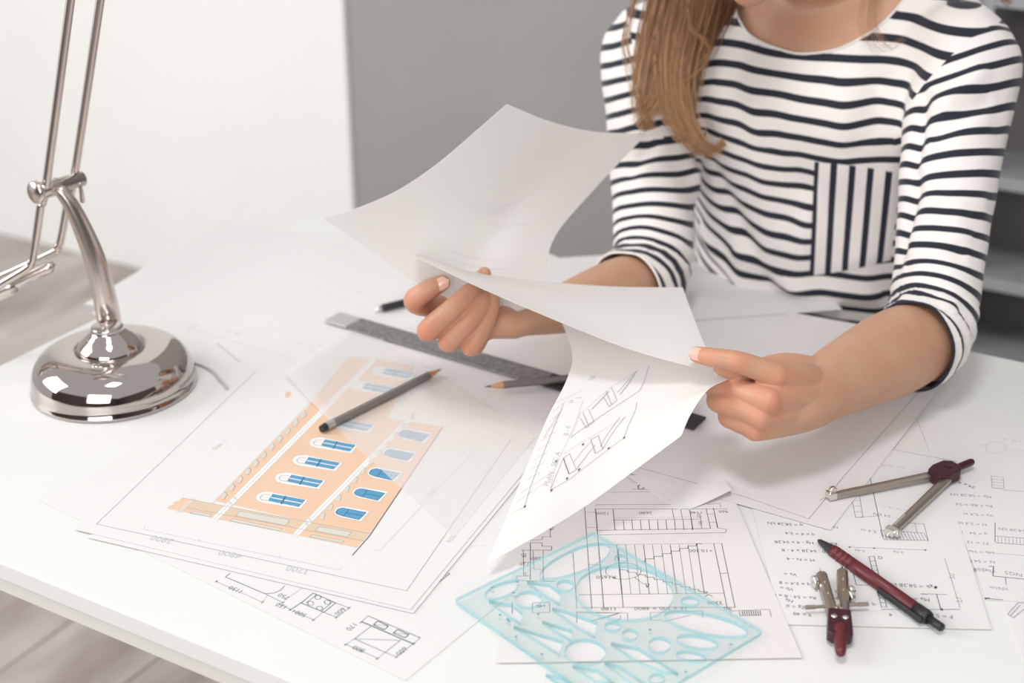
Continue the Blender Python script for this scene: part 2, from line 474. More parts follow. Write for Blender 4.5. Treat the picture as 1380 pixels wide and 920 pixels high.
# ------------------------------------------------------------------ sheets on the desk (lowest first)
rnd = random.Random(3)
def scribble(ink, x, y, dx, dy, h, m='ink_soft', txt=None):
    ink.text(txt, (x, y), (x + dx, y + dy), h, m)

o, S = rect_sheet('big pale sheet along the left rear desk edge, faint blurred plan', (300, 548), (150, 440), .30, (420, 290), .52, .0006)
k = Ink(S)
for i in range(7):
    a = rnd.uniform(0, 1)
    k.line([(250 + i * 42, 440 - i * 18), (345 + i * 30, 470 - i * 14)], .0006, 'ink_faint')
    k.line([(250 + i * 40, 445 - i * 19), (290 + i * 40, 428 - i * 19)], .0009, 'ink_faint')
for a, b in (((285, 445), (400, 385)), ((300, 455), (440, 392)), ((265, 410), (380, 352)), ((400, 385), (470, 425)), ((330, 395), (350, 425)), ((365, 395), (385, 420))):
    k.line([a, b], .0007, 'ink_pale')
k.ring((372, 402), 12, 6, .0007, 'ink_faint'); k.ring((345, 420), 8, 4, .0007, 'ink_faint'); k.ring((312, 436), 10, 5, .0007, 'ink_faint')
k.line([(292, 462), (322, 487), (340, 492)], .0018, 'ink_faint')
for i in range(14):
    k.text(rnd.choice(['3200', '1480', '960', '450', '2750']), (300 + i * 13, 438 - i * 5 + (i % 3) * 9), (292 + i * 13, 441 - i * 5 + (i % 3) * 9), .006, 'ink_faint')
k.build('drawing', o)

o, S = rect_sheet('pale sheet with a faint pencil plan, reaching to the rear left desk corner', (455, 470), (560, 380), .30, (420, 285), .33, .0011)
k = Ink(S)
for a, b in (((440, 372), (520, 410)), ((425, 385), (500, 420)), ((450, 330), (520, 362)), ((440, 340), (500, 370))):
    k.line([a, b], .0007, 'ink_pale')
for i in range(8):
    k.line([(445 + i * 9, 375 + i * 5), (452 + i * 9, 368 + i * 5)], .0006, 'ink_pale')
k.build('drawing', o)

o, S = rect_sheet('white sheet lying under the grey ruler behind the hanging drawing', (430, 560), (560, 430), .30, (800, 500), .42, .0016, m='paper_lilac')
k = Ink(S)
k.line([(552, 544), (720, 592)], .0007, 'ink_faint'); k.line([(552, 544), (640, 468)], .0006, 'ink_pale')
k.ring((648, 512), 8, 4, .0005, 'ink_pale'); k.ring((662, 508), 9, 5, .0005, 'ink_pale')
for i in range(7):
    k.line([(640 + i * 16, 470 + i * 3), (665 + i * 17, 452 + i * 3)], .0005, 'ink_pale')
k.text('3200', (624, 551), (615, 549), .006, 'ink_faint')
k.build('drawing', o)

rect_sheet('white sheet whose edge shows just below the ruler and second pencil', (520, 556), (726, 606), .17, (640, 480), .22, .0021, m='paper_lilac')
rect_sheet('small blank white sheet lying in front of the shirt hem', (1066, 484), (1062, 432), .05, (930, 440), .20, .0021)
rect_sheet('blank white sheet under the forearm further left at the rear desk edge', (742, 348), (800, 460), .21, (1060, 430), .30, .0016)

# handwritten calculation sheets on the right
o, S = rect_sheet('white sheet in the far right corner of the picture with one struck pencil figure', (1385, 905), (1372, 870), .21, (1500, 700), .21, .0006)
o3 = o
o, S = rect_sheet('handwritten graph sheet cut off by the right picture edge', (1330, 808), (1240, 575), .297, (1450, 640), .21, .0016)
k = Ink(S)
def grid(k, pts, nx, ny, m='grid_line'):
    a, b, c, d = pts
    for i in range(nx + 1):
        t = i / nx; k.line([(a[0] + (b[0] - a[0]) * t, a[1] + (b[1] - a[1]) * t), (d[0] + (c[0] - d[0]) * t, d[1] + (c[1] - d[1]) * t)], .00022, m, .00004)
    for i in range(ny + 1):
        t = i / ny; k.line([(a[0] + (d[0] - a[0]) * t, a[1] + (d[1] - a[1]) * t), (b[0] + (c[0] - b[0]) * t, b[1] + (c[1] - b[1]) * t)], .00022, m, .00004)
grid(k, [(1258, 596), (1440, 610), (1500, 815), (1332, 803)], 34, 30)
calc = ['Mx = 58,28 kN', 'Ra + Rb = 54', 'Va = 5,4 m', 'H = 2,4 kN', 'q = 54 : 2', 'F1 = 12', 'Hb = Ha', 'N = 54,5', 'Vb = -8', 'Ma = 0']
for i in range(9):
    y = 668 + i * 12.5
    k.text(calc[i], (1336 + i * 1.2 - (10 if i > 2 else 0) + (i > 5) * 6, y), (1290, y - 3), .0058, 'ink_soft')
k.line([(1336, 641), (1352, 643), (1353, 658), (1337, 657), (1336, 641)], .0005, 'ink_soft')
for i in range(4): k.line([(1337, 645 + i * 4), (1352, 647 + i * 4)], .0004, 'ink_soft')
k.line([(1352, 660), (1380, 662)], .0005, 'ink_soft')
k.line([(1341, 704), (1341, 722), (1341, 730)], .0006, 'ink'); k.line([(1341, 722), (1420, 728)], .0005, 'ink'); k.line([(1341, 731), (1420, 737)], .0005, 'ink')
for i in range(9): k.line([(1345 + i * 5, 723 + i * .4), (1345 + i * 5, 731 + i * .4)], .0004, 'ink_soft')
k.text('54,28 kN', (1382, 714), (1340, 710), .006, 'ink_soft')
k.line([(1338, 745), (1400, 750)], .0004, 'ink_soft')
k.line([(1332, 763), (1339, 763), (1338, 776), (1400, 782)], .0008, 'ink'); k.text('4x54 kN', (1332, 766), (1310, 764), .006, 'ink_soft')
k.text('NG5', (1378, 773), (1360, 770), .007, 'ink_soft'); k.line([(1355, 778), (1356, 788)], .0005, 'ink'); k.text('kN/m', (1358, 792), (1340, 790), .006, 'ink_soft')
k.ring((1342, 603), 14, 8, .0005, 'ink_faint'); k.line([(1357, 606), (1420, 610)], .0005, 'ink_faint'); k.line([(1318, 600), (1335, 599)], .0005, 'ink_faint')
k.text('1:50  A', (1378, 594), (1350, 590), .006, 'ink_faint')
k.line([(1327, 806), (1352, 808)], .0008, 'ink'); k.line([(1327, 806), (1334, 806)], .0016, 'ink')
k.build('handwriting', o)
k = Ink(lambda p, e: (P(p[0], p[1], DESK + .0006) + Vector((0, 0, e)), Vector((0, 0, 1))))
k.line([(1383, 812), (1372, 812), (1358, 827), (1366, 832), (1380, 820)], .0005, 'ink_soft')
k.line([(1362, 829), (1375, 815)], .0005, 'ink_soft')
k.build('pencil_mark', o3)

o, S = flat_sheet('handwritten graph sheet under the burgundy pen and the open compass', [(1052, 841), (1336, 848), (1263, 610), (990, 585)], .0022)
k = Ink(S)
grid(k, [(1050, 838), (1332, 844), (1262, 614), (1000, 600)], 44, 40)
k.line([(1195, 604), (1290, 622)], .0006, 'ink_soft', .00012)
L1 = [('q = 58,28 kN', 1082, 703, 1035), ('q x 4 = 5,4', 1098, 716, 1052), ('Ra x 2 - Hg - 4 x 54,28', 1128, 728, 1040), ('SM = 0 : 54,28 x 4 - 8', 1134, 739, 1045), ('M = N - 4', 1098, 750, 1044),
      ('Va =', 1074, 770, 1052), ('q x 5,4 = 8', 1092, 783, 1052), ('Vb =', 1070, 790, 1056), ('Ra = 54 : 8 x 0', 1100, 801, 1058), ('Ha', 1070, 806, 1060), ('Zg = 0', 1086, 814, 1060), ('9 x 48', 1094, 824, 1064)]
for i, (t, x1, y, x0) in enumerate(L1):
    k.text(t, (x1, y + 3), (x0, y), .0056, 'ink', .00012)
k.text('2', (1125, 699), (1115, 698), .007, 'ink_soft'); k.text('Hg', (1130, 709), (1112, 707), .006, 'ink_soft')
# frames and load diagrams
def ladder(a, b, c, d, n, m='ink', w=.0006):
    k.line([a, b], w, m, .00012); k.line([d, c], w, m, .00012)
    for i in range(n + 1):
        t = i / n; k.line([(a[0] + (b[0] - a[0]) * t, a[1] + (b[1] - a[1]) * t), (d[0] + (c[0] - d[0]) * t, d[1] + (c[1] - d[1]) * t)], w * .8, m, .00012)
ladder((1171, 750), (1188, 818), (1195, 818), (1178, 749), 11)
ladder((1147, 667), (1153, 697), (1163, 697), (1158, 666), 4, 'ink_soft')
k.line([(1171, 636), (1190, 724)], .0006, 'ink', .00012); k.line([(1153, 697), (1186, 695)], .0006, 'ink_soft', .00012)
ladder((1186, 714), (1245, 718), (1251, 728), (1191, 727), 13, 'ink_soft')
k.line([(1245, 705), (1251, 729)], .0006, 'ink_soft', .00012); k.line([(1222, 704), (1245, 706)], .0005, 'ink_soft', .00012); k.line([(1233, 705), (1236, 718)], .0005, 'ink_soft', .00012)
k.line([(1145, 737), (1247, 741)], .0005, 'ink_soft', .00012)
for x, y in ((1145, 737), (1178, 738.5), (1247, 741)): k.ring((x, y), 1, .7, .0008, 'ink')
k.text('5,40', (1166, 741), (1158, 740), .005, 'ink_soft'); k.text('2,70', (1218, 743), (1210, 742), .005, 'ink_soft')
k.line([(1144, 750), (1154, 788), (1176, 788)], .0006, 'ink', .00012)
k.text('H', (1148, 748), (1140, 747), .006, 'ink'); k.text('G', (1190, 750), (1182, 749), .006, 'ink')
k.line([(1273, 752), (1294, 819)], .0005, 'ink_soft', .00012); k.line([(1188, 821), (1294, 821)], .0006, 'ink', .00012)
k.line([(1262, 800), (1268, 821)], .0007, 'ink', .00012); k.line([(1241, 800), (1250, 800.5)], .0009, 'ink', .00012); k.line([(1250, 800), (1276, 801)], .0005, 'ink', .00012)
k.ring((1261, 791), 1.2, 1, .0012, 'ink'); k.ring((1269, 821), 1.4, 1, .0012, 'ink')
k.text('Fgk = 58,28 kN', (1262, 789), (1214, 786), .0062, 'ink'); k.text('Ma = 45 kN', (1253, 806), (1222, 803), .0062, 'ink'); k.text('F = 5,4 kN/m', (1284, 829), (1250, 826), .0062, 'ink')
k.text('M = 0 - 2 : 5', (1150, 797), (1138, 796), .006, 'ink'); k.text('q = 0', (1180, 813), (1160, 812), .006, 'ink'); k.text('4', (1202, 826), (1198, 826), .006, 'ink')
k.text('5/2', (1287, 780), (1286, 773), .006, 'ink_soft'); k.text('2,7', (1297, 812), (1296, 806), .006, 'ink_soft')
k.text('H,= 58,28 m', (1219, 629), (1192, 626), .005, 'ink_faint'); k.text('2:', (1183, 629), (1178, 628), .006, 'ink_soft')
k.text('= 58,28 m', (1222, 686), (1202, 683), .005, 'ink_faint'); k.text('5,4 m', (1182, 715), (1168, 713), .006, 'ink_soft'); k.text('54 kN', (1201, 694), (1188, 692), .006, 'ink_soft')
k.text('54 x 4 - q', (1315, 656), (1292, 648), .006, 'ink_soft')
k.build('handwriting', o)

# large sheet below the right hand
o, S = flat_sheet('large clean sheet with a thin border line lying beneath the hand further right', [(1119, 714), (1312, 464), (1062, 420), (838, 634)], .0042, m='paper_lilac')
k = Ink(S)
k.line([(850, 627), (1000, 668), (1090, 699), (1142, 636), (1238, 528)], .0006, 'ink_soft')
k.line([(1056, 577), (1112, 590)], .0006, 'ink_pale')
k.ring((1150, 553), 6, 4, .0005, 'ink_pale'); k.line([(1145, 556), (1160, 560)], .0005, 'ink_pale')
k.build('drawing', o)

# stair section sheet
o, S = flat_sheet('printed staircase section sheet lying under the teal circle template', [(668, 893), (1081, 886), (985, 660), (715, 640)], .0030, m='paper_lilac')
k = Ink(S)
c8 = lambda x, y: (780 + x / 4.0, 620 + y / 4.0)
def ln(pts, w=.0005, m='ink'): k.line([c8(*p) for p in pts], w, m)
ln([(30, 235), (70, 800)], .0006); ln([(90, 262), (135, 800)], .0007); ln([(38, 362), (100, 362)], .0004); ln([(38, 280), (95, 280)], .0004); ln([(55, 562), (115, 562)], .0004)
ln([(90, 262), (100, 378), (710, 368)], .0006); ln([(90, 262), (800, 262)], .0005); ln([(88, 240), (545, 238)], .0005); ln([(108, 402), (790, 390), (797, 372), (750, 365), (725, 255)], .0005)
ln([(185, 265), (195, 376)], .0007); ln([(185, 322), (650, 318)], .0005); ln([(190, 312), (640, 306)], .0003, 'ink_soft')
for i in range(9): ln([(240 + i * 46, 322), (245 + i * 46, 376)], .0006)
ln([(503, 262), (515, 320)], .0005); ln([(548, 262), (560, 320)], .0005); ln([(597, 262), (615, 372)], .0007); ln([(655, 300), (662, 370)], .0005); ln([(687, 262), (710, 368)], .0006); ln([(727, 262), (748, 365)], .0006)
ln([(690, 290), (730, 290)], .0004); ln([(705, 335), (745, 335)], .0004); ln([(690, 238), (760, 232), (765, 255)], .0004)
for t, x, y in (('1200', 165, 280), ('2680', 395, 277), ('1148', 668, 275), ('960', 805, 270)): k.text(t, c8(x, y), c8(x - 30, y), .0058, 'ink')
k.text('150', c8(660, 312), c8(658, 296), .005, 'ink'); k.text('175', c8(670, 352), c8(668, 336), .005, 'ink')
ln([(60, 455), (775, 448)], .0004, 'ink_soft')
for i in range(10): ln([(205 + i * 48, 455), (232 + i * 48 + i * 1.5, 722)], .0004 if i % 3 else .0006)
ln([(212, 480), (240, 795)], .0006); ln([(0, 725), (785, 716)], .0005); ln([(728, 450), (800, 795)], .0006); ln([(770, 448), (843, 795)], .0006); ln([(762, 610), (800, 608)], .0006)
st = [(345, 548)]
x, y = 345, 548
for i in range(8): st += [(x, y - 13 - (0 if i else 0)), (x + 42, y - 15)]; x += 42; y -= 15
ln([(345, 548)] + [q for i in range(7) for q in ((358 + i * 46, 545 - i * 14), (360 + i * 46, 532 - i * 14))] + [(632, 458), (640, 450), (665, 450)], .0007)
ln([q for i in range(10) for q in ((215 + i * 48, 590 + i * 13), (263 + i * 48, 592 + i * 13))] + [(680, 718)], .0006)
k.text('+10.200', c8(722, 480), c8(655, 480), .0062, 'ink'); k.text('R1650', c8(200, 622), c8(145, 622), .0062, 'ink')
k.ring(c8(240, 597), 24, 11, .0005, 'ink'); ln([(300, 630), (345, 665), (378, 665)], .0005); ln([(362, 668), (368, 685), (380, 668)], .0008)
ln([(10, 795), (245, 793), (840, 793)], .0005); ln([(680, 735), (700, 722), (722, 735)], .0006)
for t, x, y in (('1180', 205, 792), ('16 x 300 = 4800', 585, 790), ('3300', 775, 760), ('90', 822, 790)): k.text(t, c8(x, y), c8(x - 40, y), .0062, 'ink')
ln([(810, 812), (1028, 804), (1038, 845)], .0005); ln([(865, 812), (870, 838), (985, 835)], .0005)
for i in range(9): ln([(880 + i * 12, 810), (885 + i * 12, 836)], .0007)
ln([(820, 840), (818, 815)], .0004); ln([(0, 822), (262, 822), (265, 870)], .0004); ln([(60, 870), (220, 825)], .0004); ln([(225, 835), (225, 852), (185, 870)], .0004)
ln([(390, 862), (385, 820), (665, 812), (668, 850)], .0004); ln([(390, 862), (455, 862)], .0004); ln([(455, 870), (600, 835)], .0007, 'ink_soft')
c7 = lambda x, y: (600 + x / 4.183, 700 + y / 4.183)
def l7(pts, w=.0005, m='ink'): k.line([c7(*p) for p in pts], w, m)
l7([(592, 35), (592, 97)]); l7([(545, 97), (605, 97)]); l7([(548, 97), (548, 112), (480, 118)]); l7([(480, 130), (480, 340)], .0007); l7([(480, 130), (545, 130), (547, 150), (600, 150), (600, 172), (430, 172)], .0006)
l7([(440, 172), (442, 315)]); l7([(495, 175), (500, 280), (555, 280)]); l7([(552, 175), (553, 348)]); l7([(430, 240), (500, 240)]); l7([(500, 212), (550, 212)]); l7([(402, 318), (485, 318)]); l7([(405, 343), (620, 350)]); l7([(402, 318), (402, 335)])
l7([(720, 185), (742, 500)], .0005); l7([(735, 520), (990, 525)]); l7([(742, 520), (742, 582)]); l7([(820, 573), (975, 527)])
l7([(378, 465), (378, 530)], .0006); l7([(370, 512), (385, 512)]); l7([(492, 470), (492, 525), (590, 522), (588, 465), (495, 470)]); l7([(525, 495), (560, 480)])
k.text('42', c7(612, 60), c7(608, 40), .006, 'ink'); k.text('380', c7(540, 214), c7(510, 214), .0055, 'ink'); k.text('120', c7(475, 243), c7(448, 243), .0055, 'ink'); k.text('65', c7(458, 212), c7(456, 195), .006, 'ink'); k.text('2', c7(462, 300), c7(448, 300), .0055, 'ink'); k.text('140', c7(570, 478), c7(540, 478), .0055, 'ink')
k.ring(c8(335, 145), 4, 3, .0010, 'ink'); ln([(288, 155), (385, 158)], .0005); k.ring(c8(360, 140), 6, 5, .0006, 'ink', -60, 70); ln([(150, 172), (430, 170)], .0005, 'ink_soft')
k.build('drawing', o)

# two curled loose corners in front of the large sheet
o, S = flat_sheet('loose sheet whose curled corner pokes out below the large clean sheet', [(929, 686), (985, 669), (960, 600), (800, 600)], .0036,
                  lift=lambda u, v: .007 * max(0, 1 - v * 3.2) * (u) ** 1.5 + .0002)
o, S = flat_sheet('narrow sheet edge between the staircase sheet and the curled corner', [(930, 683), (860, 640), (842, 640), (915, 686)], .0033)

# kitchen plan sheet
o, S = rect_sheet('plan sheet with kitchen symbols at the front edge of the desk', (546, 917), (205, 749), .42, (660, 832), .297, .0010)
k = Ink(S)
c9 = lambda x, y: (280 + x / 3.45, 720 + y / 3.45)
def l9(pts, w=.0005, m='ink'): k.line([c9(*p) for p in pts], w, m)
l9([(105, 180), (82, 197), (265, 275), (310, 272), (340, 258), (358, 238)], .0007); l9([(38, 218), (255, 315)], .0005, 'ink_soft'); l9([(255, 315), (280, 280)], .0004, 'ink_soft'); l9([(265, 275), (350, 317)], .0005)
l9([(330, 320), (388, 350)], .0005); l9([(440, 248), (355, 308)], .0004, 'ink_soft'); l9([(435, 315), (380, 352)], .0004)
l9([(490, 272), (595, 318), (540, 362), (435, 318), (490, 272)], .0008); l9([(505, 280), (458, 318)], .0006); l9([(580, 314), (530, 355)], .0006)
for x, y in ((512, 292), (556, 315), (478, 320), (520, 343)): k.ring(c9(x, y), 4, 2.8, .0006, 'ink')
l9([(595, 318), (660, 342)], .0005); l9([(540, 362), (600, 385)], .0005); l9([(600, 385), (660, 340)], .0005); l9([(400, 355), (492, 397)], .0005); l9([(435, 318), (385, 352)], .0004); l9([(535, 362), (492, 397)], .0004)
l9([(745, 378), (988, 480)], .0007); l9([(715, 405), (955, 508)], .0011); l9([(745, 378), (715, 405)], .0005); l9([(988, 480), (955, 508)], .0005)
l9([(790, 402), (840, 425), (822, 442), (770, 420), (790, 402)], .0009); l9([(882, 442), (935, 465), (918, 480), (862, 458), (882, 442)], .0009); l9([(775, 418), (835, 425)], .0004); l9([(866, 456), (930, 465)], .0004)
l9([(758, 428), (682, 485), (825, 548), (898, 490)], .0006); l9([(682, 485), (898, 492)], .0005); l9([(682, 485), (640, 512)], .0004); l9([(640, 510), (790, 575)], .0005); l9([(825, 548), (788, 577)], .0004); l9([(825, 548), (878, 570)], .0005); l9([(955, 508), (875, 570)], .0005)
for t, x, y in (('1150', 170, 262), ('750', 385, 290), ('150', 375, 335), ('500', 465, 372), ('800', 735, 535)): k.text(t, c9(x, y), c9(x - 30, y - 12), .0068, 'ink')
for t, x, y in (('600', 625, 350), ('600', 912, 533), ('170', 680, 420)): k.text(t, c9(x, y - 12), c9(x - 24, y + 6), .0068, 'ink')
l9([(1072, 163), (1125, 183), (1030, 255), (1018, 252)], .0007); l9([(1110, 190), (1060, 195)], .0004); l9([(1090, 210), (1045, 205)], .0006); l9([(1060, 168), (1110, 188)], .0003)
for x, y in ((712, 408), (958, 508), (640, 512), (788, 577), (877, 570), (492, 397), (400, 355), (658, 341), (598, 385), (255, 315), (40, 218), (350, 317), (384, 350)):
    l9([(x - 6, y + 4), (x + 6, y - 4)], .0010)
k.text('240', (620, 743), (604, 742), .006, 'ink_pale'); k.line([(620, 737), (655, 735)], .0012, 'ink_pale')
k.build('drawing', o)

# sheet under the building drawing and the building drawing itself
flat_sheet('white sheet peeking out beneath the building drawing', [(557, 826), (118, 724), (420, 470), (732, 612)], .0030)
def l_b(u, v): return .0022 * (1 - v) ** 2 * (abs(u - .5) * 2) ** 2
o, S = flat_sheet('printed elevation of a peach building with blue arched windows', [(553, 821), (100, 713), (345, 468), (726, 612)], .0042)
k = Ink(S)
c4 = lambda x, y: (220 + x / 3.833, 520 + y / 3.833)
c5 = lambda x, y: (380 + x / 3.833, 460 + y / 3.833)
def line_(pts, w=.0005, m='ink_soft', lift=.0002): k.line(pts, w, m, lift)
line_([(690, 590), (548, 796), (130, 706), (345, 500)], .0005, 'ink_soft')
line_([(690, 590), (500, 520)], .0004, 'ink_pale')
line_([c4(255, 605), (412, 549), (470, 481)], .0012, 'plaster_grey')
k.poly([(290, 675), (414, 549), (470, 481), (556, 492), (522, 563), (597, 575), (497, 721)], 'peach')
k.poly([c4(20, 630), c4(40, 606), c4(100, 578), c4(1065, 762), c4(1003, 834)], 'peach', .00008)
k.poly([c4(150, 590), c4(1065, 762), c4(1035, 800), c4(120, 628)], 'peach_dark', .00010)
for y in (548,): line_([(475, 748), (498, 722), (597, 575)], .0010, 'ink')
for a, b in ((c4(265, 688), (505, 483)), (c4(680, 772), (556, 560))):
    dx, dy = b[0] - a[0], b[1] - a[1]; L = math.hypot(dx, dy); nx, ny = -dy / L * 3.6, dx / L * 3.6
    k.poly([(a[0] - nx, a[1] - ny), (b[0] - nx, b[1] - ny), (b[0] + nx, b[1] + ny), (a[0] + nx, a[1] + ny)], 'print_white', .00014)
    line_([(a[0] - nx, a[1] - ny), (b[0] - nx, b[1] - ny)], .0008, 'plaster_grey'); line_([(a[0] + nx, a[1] + ny), (b[0] + nx, b[1] + ny)], .0008, 'plaster_grey')
    line_([a, b], .0006, 'ink_faint')
    for t in (.10, .13):
        line_([(a[0] + dx * t - nx * 1.3, a[1] + dy * t - ny * 1.3), (a[0] + dx * t + nx * 1.3, a[1] + dy * t + ny * 1.3)], .002, 'plaster_grey', .00022)
k.poly([c4(70, 650), c4(85, 655), c4(165, 585), c4(148, 578)], 'plaster_grey', .00016)
k.poly([c4(395, 645), c4(655, 692), c4(630, 720), c4(375, 670)], 'plaster_grey', .00016); k.poly([c4(362, 685), c4(617, 738), c4(600, 748), c4(345, 696)], 'plaster_grey', .00016)
k.poly([c4(805, 725), c4(972, 755), c4(952, 780), c4(785, 748)], 'plaster_grey', .00016); k.poly([c4(770, 768), c4(935, 800), c4(920, 810), c4(757, 778)], 'plaster_grey', .00016)
k.poly([c4(155, 645), c4(250, 662), c4(240, 675), c4(140, 657)], 'plaster_grey', .00016)
for q in ([c4(395, 645), c4(655, 692), c4(630, 720), c4(375, 670), c4(395, 645)], [c4(805, 725), c4(972, 755), c4(952, 780), c4(785, 748), c4(805, 725)], [c4(362, 685), c4(617, 738), c4(600, 748), c4(345, 696), c4(362, 685)], [c4(770, 768), c4(935, 800), c4(920, 810), c4(757, 778), c4(770, 768)], [c4(155, 645), c4(250, 662), c4(240, 675), c4(140, 657), c4(155, 645)]):
    line_(q, .0004, 'ink_soft', .00022)
line_([c4(100, 578), c4(1065, 762)], .0004, 'ink_soft', .00022); line_([c4(20, 632), c4(1003, 834)], .0004, 'peach_dark', .00022); line_([c4(120, 628), c4(1035, 800)], .0004, 'ink_soft', .00022)
for x, y in ((45, 612), (80, 588)): k.poly([c4(x - 18, y - 4), c4(x + 2, y - 12), c4(x + 8, y - 2), c4(x - 8, y + 8)], 'paper', .0002)
k.poly([c5(20, 262), c5(42, 258), c5(48, 275), c5(28, 292), c5(14, 285)], 'peach', .0001)
for i in range(11):      # scalloped courses along the cornice and the second pilaster
    t = (i + .5) / 11; x, y = 292 + (410 - 292) * t, 673 + (553 - 673) * t
    k.poly([(x + 1, y + 1), (x + 5, y - 4), (x + 8, y - 2), (x + 5, y + 5), (x + 2, y + 5)], 'plaster_grey', .00016)
    line_([(x + 2, y + 5), (x + 5, y + 5), (x + 9, y - 1), (x + 6, y - 5)], .0005, 'ink_soft', .00024)
for i in range(12):
    t = (i + .5) / 12; x, y = 425 + (556 - 425) * t, 703 + (556 - 703) * t
    k.poly([(x, y), (x + 5, y - 6), (x + 8, y - 4), (x + 6, y + 2), (x + 3, y + 3)], 'plaster_grey', .00016)
    line_([(x + 3, y + 3), (x + 6, y + 2), (x + 8, y - 4), (x + 5, y - 6)], .0004, 'ink_soft', .00024)
base = c4(610, 592)
for cx, cy in ((379, 674), (404, 648), (427, 624), (449, 600), (473, 573), (503, 523), (530, 503)):
    s = 1 - (674 - cy) * .0009
    def q(x, y): return (cx + (x - 612) / 3.833 * s, cy + (y - 592) / 3.833 * s)
    o_ = [q(478, 580), q(486, 562), q(505, 551), q(545, 546), q(750, 590), q(712, 636), q(520, 606), q(490, 595)]
    k.poly(o_, 'print_white', .00016); line_(o_ + o_[:1], .0004, 'ink_faint', .0003)
    k.poly([q(568, 560), q(735, 591), q(702, 625), q(546, 594)], 'print_blue', .00022)
    line_([q(556, 577), q(718, 608)], .0014, 'print_white', .0003); line_([q(635, 570), q(612, 612)], .0012, 'print_dark_blue', .0003)
    line_([q(568, 560), q(735, 591), q(702, 625), q(546, 594), q(568, 560)], .0004, 'print_dark_blue', .0003)
    line_([q(555, 563), q(520, 562), q(502, 574), q(510, 590), q(545, 594)], .0006, 'ink_soft', .0003); line_([q(500, 572), q(555, 580)], .0005, 'ink_faint', .0003)
for cx, cy in ((472, 691), (497, 665), (517, 638), (537, 612), (557, 586)):
    def q(x, y): return (cx + (x - 965) / 3.833, cy + (y - 655) / 3.833)
    o_ = [q(880, 648), q(892, 630), q(920, 620), q(1066, 645), q(1022, 698), q(915, 678), q(885, 662)]
    k.poly(o_, 'print_white', .00016); line_(o_ + o_[:1], .0004, 'ink_faint', .0003)
    o_ = [q(890, 650), q(902, 635), q(925, 629), q(1048, 653), q(1010, 690), q(922, 670), q(895, 660)]
    k.poly(o_, 'print_blue', .00022); line_(o_ + o_[:1], .0006, 'print_dark_blue', .0003); line_([q(958, 636), q(930, 672)], .0007, 'print_dark_blue', .0003); line_([q(945, 655), q(1030, 670)], .0007, 'print_dark_blue', .0003)
line_([(196, 707), (194, 713), (458, 768), (460, 764)], .0004, 'ink_faint'); line_([(268, 726), (269, 730)], .0004, 'ink_faint'); line_([(378, 748), (376, 753)], .0004, 'ink_faint')
for t, x, y in (('2800', 236, 727), ('4800', 328, 747), ('3200', 420, 768)): k.text(t, (x, y), (x - 20, y - 4), .0105, 'ink_faint', .0003, bold=0)
line_([(640, 605), (512, 742), (503, 741)], .0004, 'ink_faint'); line_([(560, 682), (600, 640)], .0003, 'ink_pale')
k.text('3200', (583, 656), (577, 664), .007, 'ink_faint', .0003); k.text('5070', (610, 720), (604, 726), .006, 'ink_faint', .0003)
k.text('Elev. 1', (291, 606), (314, 588), .0075, 'ink_faint', .0003)
k.build('drawing', o)

# tracing paper, its left side curling up
def l_t(u, v): return .0035 + .020 * max(0, v - .40) ** 1.5 * (1 - .6 * u)
o, S = flat_sheet('translucent tracing paper lying over the upper right of the building drawing', [(612, 724), (722, 588), (482, 436), (383, 512)], .0046, m='tracing',
                  lift=lambda u, v: .0003 + .045 * max(0, v - .60) ** 1.5 * (1 - u) ** 1.5, name='tracing_paper', thick=.0001)

# ------------------------------------------------------------------ small tools on the desk
ZP = DESK + .0018
# ruler
a, b = P(447, 428, ZP + .0011), P(943, 572, ZP + .0011); d = (b - a).normalized(); s = Vector((-d.y, d.x, 0)); L = (b - a).length
up = Vector((0, 0, 1))
rul = thing('ruler', 'long dark grey speckled ruler lying diagonally behind the pencils', 'ruler', a)
def bar(t0, t1, m, nm, w0=-.014, w1=.014, h0=.0, h1=.0024):
    c = a + d * (L * (t0 + t1) / 2) + s * (w0 + w1) / 2 + up * (h0 + h1) / 2
    return obj(nm, obox(c, d, s, up, L * (t1 - t0) / 2, (w1 - w0) / 2, (h1 - h0) / 2), m, rul)
bevel(bar(.07, .62, 'ruler', 'blade'), .0006, 2); bevel(bar(0, .07, 'ruler_end', 'end_cap'), .004, 3); bevel(bar(.62, 1, 'ruler_shaded', 'shaded_end'), .0006, 2)  # black last stretch paints in the shadow and reflection under the hanging sheet
k = Ink(lambda p, e: (a + d * p[0] + s * p[1] + up * (.0024 + e), up))
for i in range(int(L * .6 / .005)):
    x = .035 + i * .005
    k.line([(x, -.0138), (x, -.0138 + (.006 if i % 2 == 0 else .004))], .0005, 'ink', .0001)
k.build('tick_marks', rul)

def pencil(label, tip, end, r, body, tipm='wood', band=None, endm=None, z=ZP, hexa=6, tip_len=.019):
    A, B = P(*tip, z + r), P(*end, z + r); dd = (B - A); Ln = dd.length; dd.normalize()
    t = thing('pencil', label, 'pencil', A)
    def seg(nm, p0, p1, r0, r1, m, n=hexa, smooth=False): return obj(nm, lathe(A + dd * p0, [(r0, 0), (r1, p1 - p0)], n, dd), m, t, smooth)
    seg('lead', 0, .006, .0002, .0013, 'lead', 12); seg('sharpened_wood', .006, tip_len, .0013, r, tipm, 12)
    e = Ln
    if endm:
        seg('end_cap', Ln - .006, Ln, r * 1.02, r * .85, endm, 12); e = Ln - .006
    if band:
        seg('pale_band', e - .010, e, r * 1.03, r * 1.03, band); e -= .010
    bevel(seg('barrel', tip_len, e, r, r, body), .0003, 1)
    return t
pencil('grey pencil with a black end lying on the building drawing', (595, 497), (433, 578), .0042, 'pencil_grey', band='pencil_band', endm='black', z=DESK + .0028)
